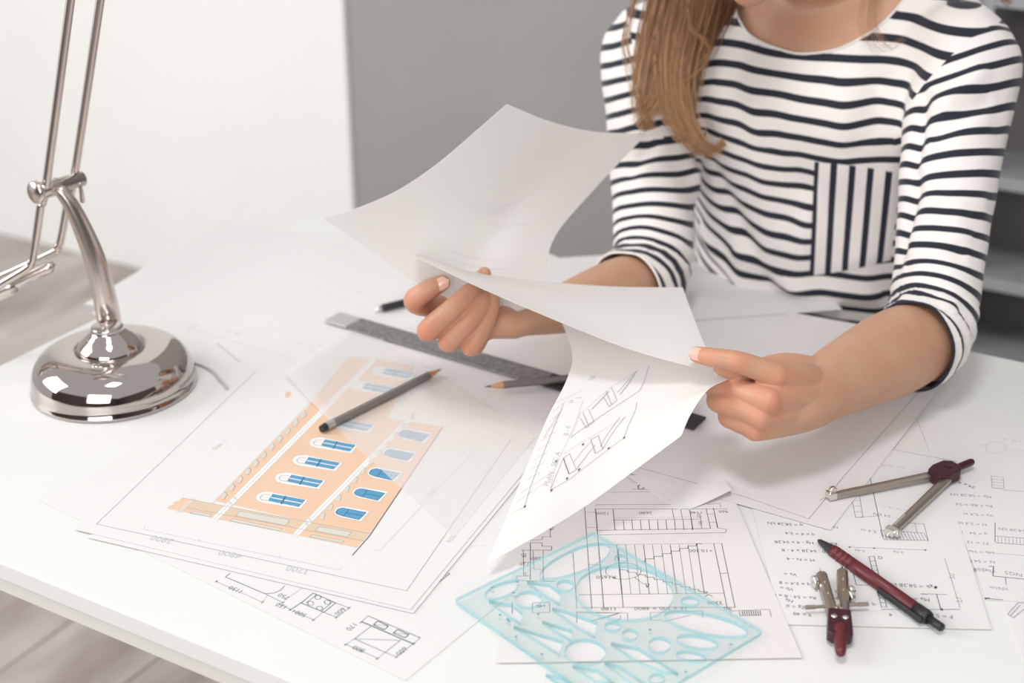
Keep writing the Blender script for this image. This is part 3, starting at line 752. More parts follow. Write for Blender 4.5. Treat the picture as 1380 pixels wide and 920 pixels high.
pencil('grey pencil lying across the ruler, partly under the hanging drawing', (653, 521), (836, 503), .0040, 'pencil_grey', z=DESK + .0054)
t = thing('black_pen', 'black pen with a pale tip half hidden behind the hand further left', 'pen', P(508, 418, ZP))
A, B = P(503, 418, ZP + .004), P(690, 372, ZP + .004); dd = (B - A).normalized()
obj('tip', lathe(A, [(.0006, 0), (.0030, .006), (.0036, .012)], 16, dd), 'silver', t, True)
obj('barrel', lathe(A + dd * .012, [(.0042, 0), (.0044, .002), (.0044, .12), (.0036, .124)], 20, dd), 'black', t, True)

# burgundy pen
ZR = DESK + .0013 + .0054
A, B = P(1103, 728, ZR - .002), P(1270, 846, ZR); dd = (B - A); Ln = dd.length; dd.normalize(); _, sd, uu = frame_of(dd)
pen = thing('mechanical_pencil', 'burgundy push-button pen with black tip and clip', 'pen', A)
obj('tip', lathe(A, [(.0012, 0), (.0022, .002), (.0024, .004), (.0047, .017), (.0052, .018)], 28, dd), 'black', pen, True)
pr = [(.0052, .018)]
for i in range(4): pr += [(.0053, .024 + i * .0055), (.0046, .0243 + i * .0055), (.0046, .0252 + i * .0055), (.0054, .0255 + i * .0055)]
pr += [(.0055, .05), (.0055, Ln - .028)]
obj('barrel', lathe(A, pr, 32, dd), 'burgundy', pen, True)
obj('ferrule', lathe(A + dd * (Ln - .028), [(.0057, 0), (.0057, .012), (.0050, .014)], 32, dd), 'black', pen, True)
o = obj('push_button', lathe(A + dd * (Ln - .014), [(.0034, 0), (.0034, .013), (.0030, .014)], 24, dd), 'black', pen, True)
sgn = 1 if (px_of(A + dd * .1 + sd * .006)[0] < px_of(A + dd * .1)[0]) else -1
cl = A + dd * (Ln - .038) + sd * sgn * .0072
o = obj('clip', obox(cl, dd, sd, uu, .024, .0011, .0026), 'black', pen); bevel(o, .001, 3)
obj('clip_root', obox(A + dd * (Ln - .019) + sd * sgn * .0055, dd, sd, uu, .004, .0025, .0026), 'black', pen)

# compasses
def metal_leg(t, a_, b_, w0, w1, h, label=None):
    d_, s_, u_ = frame_of(b_ - a_); L_ = (b_ - a_).length
    V = []
    for f, w in ((0, w0), (1, w1)):
        for x, y in ((-1, -1), (1, -1), (1, .35), (.45, 1), (-.45, 1), (-1, .35)):
            V.append(a_ + d_ * L_ * f + s_ * x * w + u_ * y * h)
    Fc = [(i, (i + 1) % 6, (i + 1) % 6 + 6, i + 6) for i in range(6)] + [(5, 4, 3, 2, 1, 0), (6, 7, 8, 9, 10, 11)]
    o = obj('leg', (V, Fc), 'steel', t); bevel(o, .0004, 2); return o, d_, s_, u_
def knob(t, c, axis, r, h, m='silver'):
    o = obj('adjusting_screw', lathe(c - axis * h / 2, [(r * .8, 0), (r, h * .15), (r, h * .85), (r * .8, h)], 18, axis), m, t); bevel(o, .0002, 1); return o
zc = DESK + .0042
comp = thing('compass', 'open drafting compass with burgundy hinge and spread steel legs', 'compass', P(1283, 635, DESK + .0022))
H = P(1276, 638, zc + .005); T1, T2 = P(1116, 669, zc + .001), P(1198, 719, zc + .001)
for T, hd in ((T1, P(1262, 638, zc + .003)), (T2, P(1280, 641, zc + .003))):
    o, d_, s_, u_ = metal_leg(comp, hd, T, .0042, .0036, .0026)
    obj('needle', tube([T, T + d_ * .009 - u_ * .0016], [.0006, .00015], 8, cap=None), 'silver', o)
    obj('slot', obox(T - d_ * .022 + u_ * .0027 + s_ * .001, d_, s_, u_, .010, .0008, .0002), 'silver', o)
    sg = 1 if T is T1 else -1
    knob(comp, T - d_ * .004 + (u_ * .006 if T is T1 else u_ * .001 - s_ * (-.0055 if s_.x > 0 else .0055)), s_ if T is T1 else s_, .0036, .004)
    obj('pivot_block', obox(T - d_ * .003 + u_ * .0012, d_, s_, u_, .0035, .0042, .0030), 'silver', o)
hc = (P(1276, 636, zc + .004)); hd = (P(1305, 624, zc + .004) - hc).normalized(); _, hs, hu = frame_of(hd)
V = []
for z_ in (-.006, .006):
    for x, y in ((-.018, -.007), (-.008, -.0105), (.006, -.0105), (.012, -.005), (.012, .005), (.006, .0105), (-.008, .0105), (-.018, .007)):
        V.append(hc + hd * x + hs * y + hu * z_)
o = obj('hinge_housing', (V, [tuple(range(8)), tuple(range(15, 7, -1))] + [(i, i + 8, (i + 1) % 8 + 8, (i + 1) % 8) for i in range(8)]), 'burgundy_dark', comp)
o.data.flip_normals(); bevel(o, .0016, 3)
obj('handle', lathe(hc + hd * .010, [(.0036, 0), (.0034, .004), (.0034, .022), (.0026, .0245)], 24, hd), 'burgundy_dark', comp, True)
knob(comp, hc + hd * .001 + hu * .006, hu, .0030, .002, 'burgundy_dark'); 

c2 = thing('compass', 'closed bow compass with burgundy head and a cross screw', 'compass', P(1131, 840, DESK + .0022))
hA = P(1131, 838, zc + .004)
la, lb = P(1107, 774, zc + .002), P(1135, 770, zc + .002)
for T, h0 in ((la, P(1124, 832, zc + .003)), (lb, P(1138, 830, zc + .003))):
    o, d_, s_, u_ = metal_leg(c2, h0, T, .0040, .0044, .0035)
    obj('needle', tube([T, T + d_ * (.010 if T is la else .007)], [.0005 if T is la else .0014, .00015 if T is la else .0006], 8, cap=None), 'lead' if T is lb else 'silver', o)
    for q_ in (.015, .03):
        obj('rivet', lathe(T - d_ * q_ + u_ * .0034, [(.0010, 0), (.0010, .0006)], 12, u_), 'silver', o)
for c_, r_ in (((1098, 783), .0048), ((1148, 796), .0042), ((1147, 803), .0046)):
    knob(c2, P(*c_, zc + .003), (lb - la).normalized(), r_, .004)
ca, cb = P(1092, 818, zc + .003), P(1163, 814, zc + .003)
obj('cross_screw', tube([ca, cb], [.0013, .0013], 12, cap=None), 'steel', c2)
dc = (cb - ca).normalized(); mid = (ca + cb) / 2 + Vector((0, 0, .001))
for tt in (.0, 1.0): obj('screw_end', lathe(ca + (cb - ca) * tt - dc * .004, [(.0017, 0), (.0017, .008)], 14, dc), 'steel', c2)
knob(c2, mid, dc, .0052, .0034)
hd = (P(1132, 870, zc + .003) - hA); hd.z = 0; hd.normalize(); _, hs, hu = frame_of(hd)
V = []
for z_ in (-.006, .006):
    for x, y in ((-.010, -.0085), (.010, -.0092), (.019, -.0095), (.022, -.006), (.022, .006), (.019, .0095), (.010, .0092), (-.010, .0085)):
        V.append(hA + hd * x + hs * y + hu * (z_ if x < .015 else z_ * .8))
o = obj('hinge_housing', (V, [tuple(range(8)), tuple(range(15, 7, -1))] + [(i, i + 8, (i + 1) % 8 + 8, (i + 1) % 8) for i in range(8)]), 'burgundy_dark', c2); bevel(o, .0016, 3); o.data.flip_normals()
for sy in (-.0042, .0042): obj('screw_head', lathe(hA + hd * .0015 + hs * sy + hu * .0058, [(.0026, 0), (.0024, .0010), (.0010, .0014)], 20, hu), 'silver', c2, True)
obj('handle', lathe(hA + hd * .008 + hu * .0015, [(.0048, 0), (.0062, .004), (.0060, .008), (.0046, .012), (.0042, .028), (.0034, .032), (.0015, .0335)], 28, hd), 'burgundy', c2, True)

# teal template
ZT = DESK + .0018
t0, t1, t2 = P(612, 812, ZT), P(800, 721, ZT), P(1028, 855, ZT)
e1 = (t1 - t0); e2 = (t2 - t1); ex = e2.normalized(); ey = up.cross(ex).normalized()
t3 = t0 + e2
def loc2(p): q_ = p - t0; return (q_.dot(ex), q_.dot(ey))
cu = bpy.data.curves.new('tmpl', 'CURVE'); cu.dimensions = '2D'; cu.fill_mode = 'BOTH'; cu.extrude = .0015; cu.bevel_depth = .00015
def spl(pts, smooth=False):
    sp = cu.splines.new('POLY'); pts = list(pts)
    if smooth:
        pp = pts[-2:] + pts + pts[:3]
        cc = catmull(pp, (len(pp) - 1) * 6 + 1); pts = [tuple(x) for x in cc[12:12 + len(pts) * 6]]
    sp.points.add(len(pts) - 1); sp.use_cyclic_u = True
    for i, q_ in enumerate(pts): sp.points[i].co = (q_[0], q_[1], 0, 1)
rc = []
cs = [loc2(x) for x in (t0, t1, t2, t3)]
for i in range(4):
    p_, a_, b_ = Vector(cs[i]), Vector(cs[i - 1]), Vector(cs[(i + 1) % 4]); r_ = .003
    u1, u2 = (a_ - p_).normalized(), (b_ - p_).normalized()
    rc += [tuple(p_ + u1 * r_), tuple(p_ + (u1 + u2) * r_ * .3), tuple(p_ + u2 * r_)]
spl(rc)
q8 = lambda x, y: loc2(P(580 + x / 2.875, 690 + y / 2.875, ZT))
def hole_e(cx, cy, rx, ry, ro=0):
    r_ = math.radians(ro); n_ = 40
    spl([q8(cx + rx * math.cos(2 * PI * i / n_) * math.cos(r_) - ry * math.sin(2 * PI * i / n_) * math.sin(r_), cy + rx * math.cos(2 * PI * i / n_) * math.sin(r_) + ry * math.sin(2 * PI * i / n_) * math.cos(r_)) for i in range(n_)])
def hole_p(pts, sm=False): spl([q8(*p) for p in pts], sm)
hole_e(752, 322, 190, 106, 4)
hole_p([(422, 262), (450, 215), (540, 160), (620, 133), (680, 132), (697, 150), (675, 190), (600, 232), (520, 258), (460, 268)], True)
hole_p([(210, 335), (245, 295), (330, 272), (345, 283), (322, 318), (255, 345)], True)
for e in ((380, 348, 52, 31, 0), (522, 294, 34, 20, 0), (738, 188, 27, 13, 0), (1006, 354, 37, 17, 0), (600, 552, 80, 49, 2), (706, 452, 33, 17, 0), (773, 484, 31, 20, 0), (887, 524, 44, 29, 0), (1068, 442, 166, 38, 12), (1034, 512, 82, 24, 9), (1010, 568, 60, 18, 9), (877, 655, 31, 19, 0), (560, 735, 60, 30, 10), (720, 790, 70, 34, 8), (880, 740, 40, 24, 0)):
    hole_e(*e)
hole_p([(372, 277), (462, 290), (506, 324), (501, 366), (440, 330)]); hole_p([(470, 382), (505, 386), (648, 438), (637, 492), (560, 450)]); hole_p([(430, 431), (553, 470), (546, 506), (480, 468)])
hole_p([(318, 450), (516, 511), (500, 563), (410, 505)]); hole_p([(225, 352), (318, 370), (357, 402), (352, 442), (300, 410)]); hole_p([(697, 516), (806, 537), (962, 637), (905, 628), (800, 588)])
hole_p([(672, 592), (735, 607), (850, 690), (790, 680)]); hole_p([(548, 604), (648, 621), (715, 675), (640, 664)])
hole_p([(450, 640), (520, 655), (620, 730), (560, 720)])
co_ = bpy.data.objects.new('tmp', cu); COL.objects.link(co_); me = baked(co_); bpy.data.objects.remove(co_)
tem = bpy.data.objects.new('drawing_template', me); COL.objects.link(tem)
me.materials.clear(); me.materials.append(M['teal']); me.materials.append(M['teal_edge'])
for p_ in me.polygons: p_.material_index = 0 if abs(p_.normal.z) > .8 else 1
tem.matrix_world = Matrix(((ex.x, ey.x, 0, t0.x), (ex.y, ey.y, 0, t0.y), (0, 0, 1, ZT + .0017), (0, 0, 0, 1)))
tag(tem, 'transparent teal plastic drawing template with circle and ellipse cut-outs', 'template')
k = Ink(lambda p, e: (P(580 + p[0] / 2.875, 690 + p[1] / 2.875, ZT + .0034) + up * e, up))
for x, y in ((270, 398), (300, 415), (305, 422), (332, 482), (432, 550), (418, 395), (852, 455), (1165, 512), (990, 618), (322, 312), (240, 292), (335, 270)):
    k.ring((x, y), 3, 2, .0022, 'teal_mark', n=8)
for i in range(66):
    t_ = i / 66; A_ = (110 + (600 - 110) * t_, 375 + (715 - 375) * t_); ln_ = 10 if i % 5 else 18
    k.line([A_, (A_[0] + ln_, A_[1] - ln_ * .55)], .00025, 'teal_mark', .00005)
kk = k.build('ruled_marks', tem)
kk.parent = tem; kk.matrix_parent_inverse = tem.matrix_world.inverted()

# ------------------------------------------------------------------ desk lamp
YC = 1.300
def C(px, py, yc=YC):
    r = ray(px, py); c, s_ = math.cos(YAW), math.sin(YAW); dep = -r.x * s_ + r.y * c
    return D(px, py, yc / dep)
bc = P(155, 519)
lamp = thing('desk_lamp', 'brushed nickel swing arm desk lamp with a chrome dome base', 'lamp', bc)
R_ = .0828
prof = [(R_ - .003, .0), (R_, .0015), (R_, .004), (R_ - .0015, .006)]
for i in range(1, 15):
    an = i / 14 * PI / 2; prof.append((.0385 + (R_ - .040) * math.cos(an) ** .72, .006 + .038 * math.sin(an) ** .9))
prof += [(.036, .0438), (.0335, .0425), (.0325, .040)]
obj('base_dome', lathe(bc, prof, 96), 'chrome', lamp, True)
obj('collar', lathe(bc, [tuple(x) for x in catmull([(.0335, .038), (.0325, .0445), (.030, .0490), (.0260, .0535), (.0205, .0585), (.0165, .0625), (.0158, .0665), (.0135, .068)], 60)], 80), 'chrome', lamp, True)
for an in (-1.1,):
    obj('switch', lathe(bc + Vector((math.cos(an) * .043, math.sin(an) * .043, .037)), [(.005, 0), (.005, .006), (.003, .008)], 20), 'chrome', lamp, True)
top = C(83, 258)
stem = [bc + Vector((0, 0, .058)), C(148, 440), C(141, 400), C(128, 350), C(110, 305), C(95, 275), top]
obj('stem', tube(stem, [.0122, .0122, .0118, .0108, .0092, .0078, .0068], 24, 40), 'nickel', lamp, True)
jz = top.z + .004
ja, jb = P(50, 259, jz), P(112, 240, jz); jm = (ja + jb) / 2; jd = (jb - ja).normalized()
obj('joint_bar', lathe(ja, [(.0065, 0), (.0085, .001), (.0085, (jb - ja).length * .45), (.0075, (jb - ja).length * .46), (.0075, (jb - ja).length - .001), (.0060, (jb - ja).length)], 28, jd), 'nickel', lamp, True)
obj('joint_cap', lathe(ja - jd * .004, [(.0105, 0), (.0118, .002), (.0118, .005), (.0105, .006)], 28, jd), 'nickel', lamp, True)
kp = P(109, 255, jz - .006)
obj('clamp_lever', tube([kp + up * .006, kp - up * .012], [.0016, .0026], 12), 'nickel', lamp, True)
def depth_of(p): return -p.x * math.sin(YAW) + p.y * math.cos(YAW)
ya, yb = depth_of(ja) + .004, depth_of(jb) - .004
r1 = [C(100, -40, ya), C(95, 0, ya), C(62, 250, ya), C(56, 268, ya), C(46, 340, ya), C(42, 354, ya), C(30, 366, ya), C(-60, 418, ya)]
r2 = [C(141, -40, yb), C(135, 0, yb), C(100, 238, yb), C(92, 268, yb), C(83, 318, yb), C(78, 332, yb), C(64, 344, yb), C(-60, 400, yb)]
ext = (C(95, 0, ya) - C(62, 250, ya)).normalized() * .22
for r_ in (r1, r2):
    r_[0] = r_[1] + ext
    pts = []
    obj('arm_rod', tube([r_[0], r_[1], r_[2], r_[3]], [.0041] * 4, 16, 12, cap=None), 'nickel', lamp, True)
    obj('arm_rod', tube(r_[3:], [.0041] * (len(r_) - 3), 16, 30, cap=None), 'nickel', lamp, True)
obj('counter_bar', tube([C(66, 360, ya + .01), C(-70, 425, ya + .01)], [.0068, .0068], 20), 'nickel', lamp, True)
obj('counterweight', tube([C(14, 385, ya + .01), C(-90, 434, ya + .01)], [.0105, .0105], 24), 'nickel', lamp, True)
hp = (r1[0] + r2[0]) / 2
obj('head_joint', lathe(r1[0] - jd * .008, [(.008, 0), (.008, .045)], 24, jd), 'nickel', lamp, True)
ha = Vector((-.5, -.25, -.35)).normalized()
obj('head_arm', tube([hp, hp + Vector((-.05, -.02, .03)), hp + Vector((-.12, -.05, .02))], [.006] * 3, 16, 10), 'nickel', lamp, True)
obj('shade', lathe(hp + Vector((-.10, -.04, .03)), [(.012, 0), (.03, .01), (.045, .03), (.062, .075), (.075, .11), (.073, .11), (.060, .075), (.043, .032), (.028, .013)], 48, ha), 'nickel', lamp, True)
cord = tag(obj('lamp_cord', tube([P(240, 487, DESK + .0022), P(262, 489, DESK + .0022), P(283, 498, DESK + .0022), P(296, 512, DESK + .0022), P(306, 523, DESK + .004)], [.0013] * 5, 8, 24), 'cord', None, True), 'thin grey cord trailing from the lamp base onto the paper', 'cord')

# ------------------------------------------------------------------ held sheets
def edge(pts, n=60): return catmull([list(D(*p)) for p in pts], n)
def coons(bot, top_, left, right, bulge=None, n=44):
    C0, C1, D0, D1 = (edge(e, n) for e in (bot, top_, left, right))
    G = np.zeros((n, n, 3))
    for j in range(n):
        v = j / (n - 1)
        for i in range(n):
            u = i / (n - 1)
            G[j, i] = (1 - v) * C0[i] + v * C1[i] + (1 - u) * D0[j] + u * D1[j] - ((1 - u) * (1 - v) * C0[0] + u * (1 - v) * C0[-1] + (1 - u) * v * C1[0] + u * v * C1[-1])
    if bulge: 
        for j in range(n):
            for i in range(n): G[j, i] += np.array(bulge(i / (n - 1), j / (n - 1)))
    return G
def held(G, label, name='paper_sheet', m='paper_held'):
    n = G.shape[0]
    V = [Vector(p) for p in G.reshape(-1, 3)]
    Fc = [(j * n + i, j * n + i + 1, (j + 1) * n + i + 1, (j + 1) * n + i) for j in range(n - 1) for i in range(n - 1)]
    o = shell(name, V, Fc, m, .0002)
    tag(o, label, 'paper')
    cam_p = Vector((0, 0, CAM_Z))
    def surf(p, e):
        u, v = min(max(p[0], 0), 1) * (n - 1), min(max(p[1], 0), 1) * (n - 1); i, j = min(int(u), n - 2), min(int(v), n - 2); a_, b_ = u - i, v - j
        q_ = (G[j, i] * (1 - a_) + G[j, i + 1] * a_) * (1 - b_) + (G[j + 1, i] * (1 - a_) + G[j + 1, i + 1] * a_) * b_
        nn = Vector(np.cross(G[j, i + 1] - G[j, i], G[j + 1, i] - G[j, i])).normalized(); q_ = Vector(q_)
        if nn.dot(cam_p - q_) < 0: nn = -nn
        return q_ + nn * (e + .0004), nn
    return o, surf
# rear sheet raised by the left hand
G = coons([(435, 295, 1.30), (500, 338, 1.325), (560, 380, 1.350), (610, 404, 1.362), (665, 418, 1.358), (737, 425, 1.385)],
          [(683, 140, 1.30), (740, 163, 1.36), (800, 177, 1.43), (872, 180, 1.50)],
          [(435, 295, 1.30), (490, 277, 1.295), (540, 254, 1.29), (590, 220, 1.285), (635, 182, 1.29), (683, 140, 1.30)],
          [(737, 425, 1.385), (735, 385, 1.40), (737, 352, 1.42), (752, 312, 1.44), (800, 256, 1.47), (872, 180, 1.50)])
o, S = held(G, 'blank-backed white sheet raised highest, held by the hand further left')
k = Ink(S, sub=6)
for i in range(10): k.line([(.30 + i * .03, .52 + i * .01), (.33 + i * .03, .60 + i * .01)], .0003, 'grid_line')
for a_, b_ in (((.45, .25), (.80, .30)), ((.42, .30), (.78, .36)), ((.55, .55), (.80, .62)), ((.50, .62), (.62, .72)), ((.30, .15), (.55, .2))): k.line([a_, b_], .0004, 'grid_line')
k.build('drawing', o)
# middle sheet spanning both hands
G = coons([(562, 347, 1.25), (650, 389, 1.235), (770, 440, 1.22), (860, 474, 1.215), (968, 503, 1.212)],
          [(560, 342, 1.36), (640, 366, 1.37), (735, 379, 1.375), (830, 386, 1.38), (920, 387, 1.39)],
          [(562, 347, 1.25), (561, 344, 1.30), (560, 342, 1.36)],
          [(968, 503, 1.212), (952, 470, 1.25), (935, 428, 1.31), (920, 387, 1.39)])
held(G, 'white sheet stretched between both hands of the woman')
# hanging drawing
G3 = coons([(657, 758, 1.112), (720, 724, 1.125), (790, 681, 1.145), (860, 630, 1.160), (918, 587, 1.168)],
           [(745, 405, 1.42), (800, 408, 1.42), (860, 410, 1.41), (895, 412, 1.41)],
           [(657, 758, 1.112), (682, 697, 1.135), (710, 628, 1.165), (738, 562, 1.205), (765, 508, 1.26), (770, 470, 1.32), (745, 405, 1.42)],
           [(918, 587, 1.168), (932, 556, 1.180), (955, 524, 1.198), (985, 506, 1.221), (955, 485, 1.262), (925, 445, 1.33), (895, 412, 1.41)])
o, S = held(G3, 'bright sheet with a pencil drawing hanging down from the hand further right')
def inv(px, py):
    best, bu = 1e9, None
    u, v = .5, .3
    n = G3.shape[0]
    if not hasattr(inv, 'pp'): inv.pp = np.array([px_of(q_) for q_ in G3.reshape(-1, 3)]).reshape(n, n, 2)
    dd_ = ((inv.pp[:n * 6 // 10] - np.array([px, py])) ** 2).sum(2); j, i = np.unravel_index(dd_.argmin(), dd_.shape)
    i = min(max(i, 1), n - 2); j = min(max(j, 1), n - 2)
    ju = (inv.pp[j, i + 1] - inv.pp[j, i - 1]) / 2; jv = (inv.pp[j + 1, i] - inv.pp[j - 1, i]) / 2
    r_ = np.array([px, py]) - inv.pp[j, i]
    try: du, dv = np.linalg.solve(np.array([ju, jv]).T, r_)
    except Exception: du = dv = 0
    return ((i + du) / (n - 1), (j + dv) / (n - 1))
cN = lambda x, y: inv(690 + x / 4.184, 480 + y / 4.184)
k = Ink(S, sub=5)
def lN(pts, w=.0004, m='ink_soft'): k.line([cN(*p) for p in pts], w, m)
lN([(290, 575), (322, 665)], .0007, 'ink'); lN([(325, 550), (362, 640)], .0004); lN([(290, 575), (325, 550)]); lN([(322, 665), (362, 640)]); lN([(445, 470), (470, 548)], .0006); lN([(487, 447), (512, 525)], .0006); lN([(445, 470), (487, 447)]); lN([(470, 548), (512, 525)])
lN([(362, 640), (470, 500)]); lN([(345, 600), (450, 475)], .0003); lN([(512, 525), (640, 340)], .0004); lN([(498, 510), (608, 345)], .0004); lN([(215, 758), (330, 690), (545, 525), (632, 460)], .0003, 'ink_soft'); lN([(290, 550), (455, 450), (640, 345)], .0003, 'ink_faint'); lN([(632, 460), (705, 262)], .0004); lN([(215, 758), (290, 575)], .0004)
lN([(330, 460), (380, 330), (545, 185), (720, 80)], .0003, 'ink_faint'); lN([(330, 460), (560, 300), (720, 195), (780, 60)], .0004, 'ink_soft')
for x, y in ((400, 320), (530, 200)):
    lN([(x, y), (x + 32, y + 75)], .0005); lN([(x + 30, y - 22), (x + 62, y + 50)], .0004); lN([(x - 15, y + 30), (x + 18, y + 85)], .0004); lN([(x + 18, y + 85), (x + 62, y + 50)], .0004)
lN([(450, 300), (545, 200)], .0006); lN([(610, 215), (705, 90)], .0006); lN([(595, 205), (690, 100)], .0004)
lN([(70, 848), (110, 720), (290, 270)], .0004); lN([(45, 775), (230, 650)], .0003, 'ink_faint'); lN([(20, 828), (220, 690)], .0003, 'ink_faint'); lN([(0, 885), (70, 850)], .0003, 'ink_faint')
for i in range(8): lN([(75 + i * 22, 700 - i * 55), (160 + i * 20, 655 - i * 57)], .0003, 'ink_faint')
lN([(230, 270), (400, 195)], .0003, 'ink_faint'); lN([(180, 460), (280, 300)], .0006, 'ink_faint'); lN([(215, 758), (240, 640), (330, 440), (400, 250)], .0004, 'ink_faint')
for t_, a_, b_ in (('PLAN', (205, 735), (225, 680)), ('SEC A', (245, 625), (258, 585)), ('B - B', (315, 450), (352, 340)), ('H', (345, 265), (352, 245)), ('L', (388, 240), (396, 222)), ('1:50', (450, 140), (510, 80))):
    k.text(t_, cN(*a_), cN(*b_), .006, 'ink_faint')
for x, y in ((222, 757), (378, 640), (545, 520), (310, 690), (400, 498), (250, 592), (72, 848), (632, 460)): k.ring(cN(x, y), .004, .004, .0007, 'ink', n=6)
k.build('drawing', o)
# ------------------------------------------------------------------ the woman
woman = thing('person', 'woman in a navy striped white top with long brown hair holding papers over the desk', 'person', (-.48, 1.60, 0))

def lerp_rings(rings, n):
    return catmull(rings, n)
def ring_body(rings, n=64, steps=60, scale=1.0, grow=0.0, power=2.3):
    """rings: z, cx, cy, rx, ry, tilt (dy per dx is zero; z shift across x)"""
    R = catmull(rings, steps); V, Fc = [], []
    for r in R:
        z, cx, cy, rx, ry, tl = r; rx = rx * scale + grow; ry = ry * scale + grow
        for k in range(n):
            a = 2 * PI * k / n; ca, sa = math.cos(a), math.sin(a)
            ca = math.copysign(abs(ca) ** (2 / power), ca); sa = math.copysign(abs(sa) ** (2 / power), sa)
            V.append(Vector((cx + rx * ca, cy + ry * sa, z + tl * rx * ca)))
    m = len(R)
    for i in range(m - 1):
        for k in range(n):
            a, b = i * n + k, i * n + (k + 1) % n
            Fc.append((a, b, b + n, a + n))
    Fc.append(tuple(reversed(range(n)))); Fc.append(tuple(range((m - 1) * n, m * n)))
    return V, Fc

# joints, measured
SH_L, EL_L, WR_L = D(1300, 85, 1.465), D(1250, 453, 1.392), D(1088, 533, 1.232)      # her left arm (right in the picture)
SH_R, EL_R, WR_R = D(880, 70, 1.625), D(880, 378, 1.575), D(692, 438, 1.372)         # her right arm
torso_rings = [(.52, -.475, 1.620, .165, .115, 0), (.62, -.475, 1.600, .158, .110, 0), (.74, -.475, 1.575, .150, .108, 0), (.80, -.475, 1.562, .148, .108, 0),
               (.86, -.475, 1.552, .150, .110, 0), (.92, -.474, 1.545, .156, .118, 0), (.965, -.473, 1.540, .160, .118, .02), (1.01, -.473, 1.540, .163, .104, .03),
               (1.045, -.474, 1.545, .168, .088, .04), (1.075, -.476, 1.552, .150, .072, .05), (1.098, -.478, 1.560, .110, .060, .06), (1.115, -.480, 1.565, .062, .050, .06)]
def blob(c, r, n=24):
    V, Fc = lathe(Vector((0, 0, 0)), [(math.sin(PI * i / 16), -math.cos(PI * i / 16)) for i in range(17)], n)
    return [Vector(c) + Vector((v.x * r[0], v.y * r[1], v.z * r[2])) for v in V], Fc

# ---- skin: torso, neck, head
chin = Vector((-.507, 1.372, 1.092))
Fw = Vector((-.22, -.72, -.62)).normalized(); Up = (Vector((-.06, 0, 1)) - Fw * Vector((-.06, 0, 1)).dot(Fw)).normalized(); Rt = Fw.cross(Up).normalized()
HC = chin - Fw * .062 + Up * .112            # head centre
def hp_(f, r, u): return HC + Fw * f + Rt * r + Up * u
def oriented(c, rf, rr, ru, n=32):
    V, Fc = lathe(Vector((0, 0, 0)), [(math.sin(PI * i / 20), -math.cos(PI * i / 20)) for i in range(21)], n)
    return [c + Fw * v.x * rf + Rt * v.y * rr + Up * v.z * ru for v in V], Fc
head_parts = [oriented(hp_(-.018, 0, .035), .092, .074, .082), oriented(hp_(.018, 0, -.015), .064, .062, .078), oriented(hp_(.034, 0, -.068), .036, .040, .036),
              oriented(hp_(.056, 0, -.098), .019, .022, .017), oriented(hp_(.02, .030, -.050), .035, .024, .035), oriented(hp_(.02, -.030, -.050), .035, .024, .035),
              tube([hp_(.072, 0, .022), hp_(.088, 0, -.010), hp_(.096, 0, -.024)], [.006, .008, .0095], 12, 8), oriented(hp_(.084, .010, -.026), .009, .006, .006), oriented(hp_(.084, -.010, -.026), .009, .006, .006),
              tube([hp_(.071, -.035, .032), hp_(.078, 0, .034), hp_(.071, .035, .032)], [.007, .009, .007], 12, 8),
              oriented(hp_(.055, .034, -.022), .018, .016, .016), oriented(hp_(.055, -.034, -.022), .018, .016, .016),
              tube([hp_(.076, -.018, -.058), hp_(.083, 0, -.054), hp_(.076, .018, -.058)], [.004, .0065, .004], 10, 10), tube([hp_(.073, -.015, -.068), hp_(.080, 0, -.070), hp_(.073, .015, -.068)], [.005, .0075, .005], 10, 10)]
for sgn_ in (-1, 1):
    head_parts.append(oriented(hp_(-.015, sgn_ * .076, -.005), .018, .007, .030)); head_parts.append(oriented(hp_(-.008, sgn_ * .078, -.020), .012, .007, .014))
neck = tube([Vector((-.478, 1.575, 1.04)), Vector((-.480, 1.545, 1.085)), Vector((-.488, 1.50, 1.13)), hp_(-.045, 0, -.03)], [(.080, .055), (.060, .055), (.054, .056), (.052, .058)], 28, 24)
chest = ring_body(torso_rings, 56, 60, 1.0, -.008)
collar_l = tube([Vector((-.47, 1.487, 1.052)), Vector((-.42, 1.498, 1.066)), Vector((-.38, 1.52, 1.070))], [.010, .008, .006], 12, 12)
collar_r = tube([Vector((-.49, 1.487, 1.050)), Vector((-.53, 1.498, 1.062)), Vector((-.57, 1.52, 1.064))], [.010, .008, .006], 12, 12)
upper_l = tube([SH_L + Vector((-.05, .02, 0)), SH_L, SH_L.lerp(EL_L, .5), EL_L + Vector((0, .01, .01))], [.042, .043, .038, .030], 20, 20)
upper_r = tube([SH_R + Vector((.05, .0, 0)), SH_R, SH_R.lerp(EL_R, .5), EL_R + Vector((0, .01, .01))], [.042, .043, .038, .030], 20, 20)
core = join(chest, neck, *head_parts, upper_l, upper_r, collar_l, collar_r)
core_me = fuse(core, .0042, 7, .5)

# ---- hands and forearms
def chain(pts, rad, steps=26, n=18, up=Vector((0, 0, 1))): return tube(pts, rad, n, steps, up=up)
viewR = (Vector((0, 0, CAM_Z)) - D(620, 420, 1.35)).normalized()
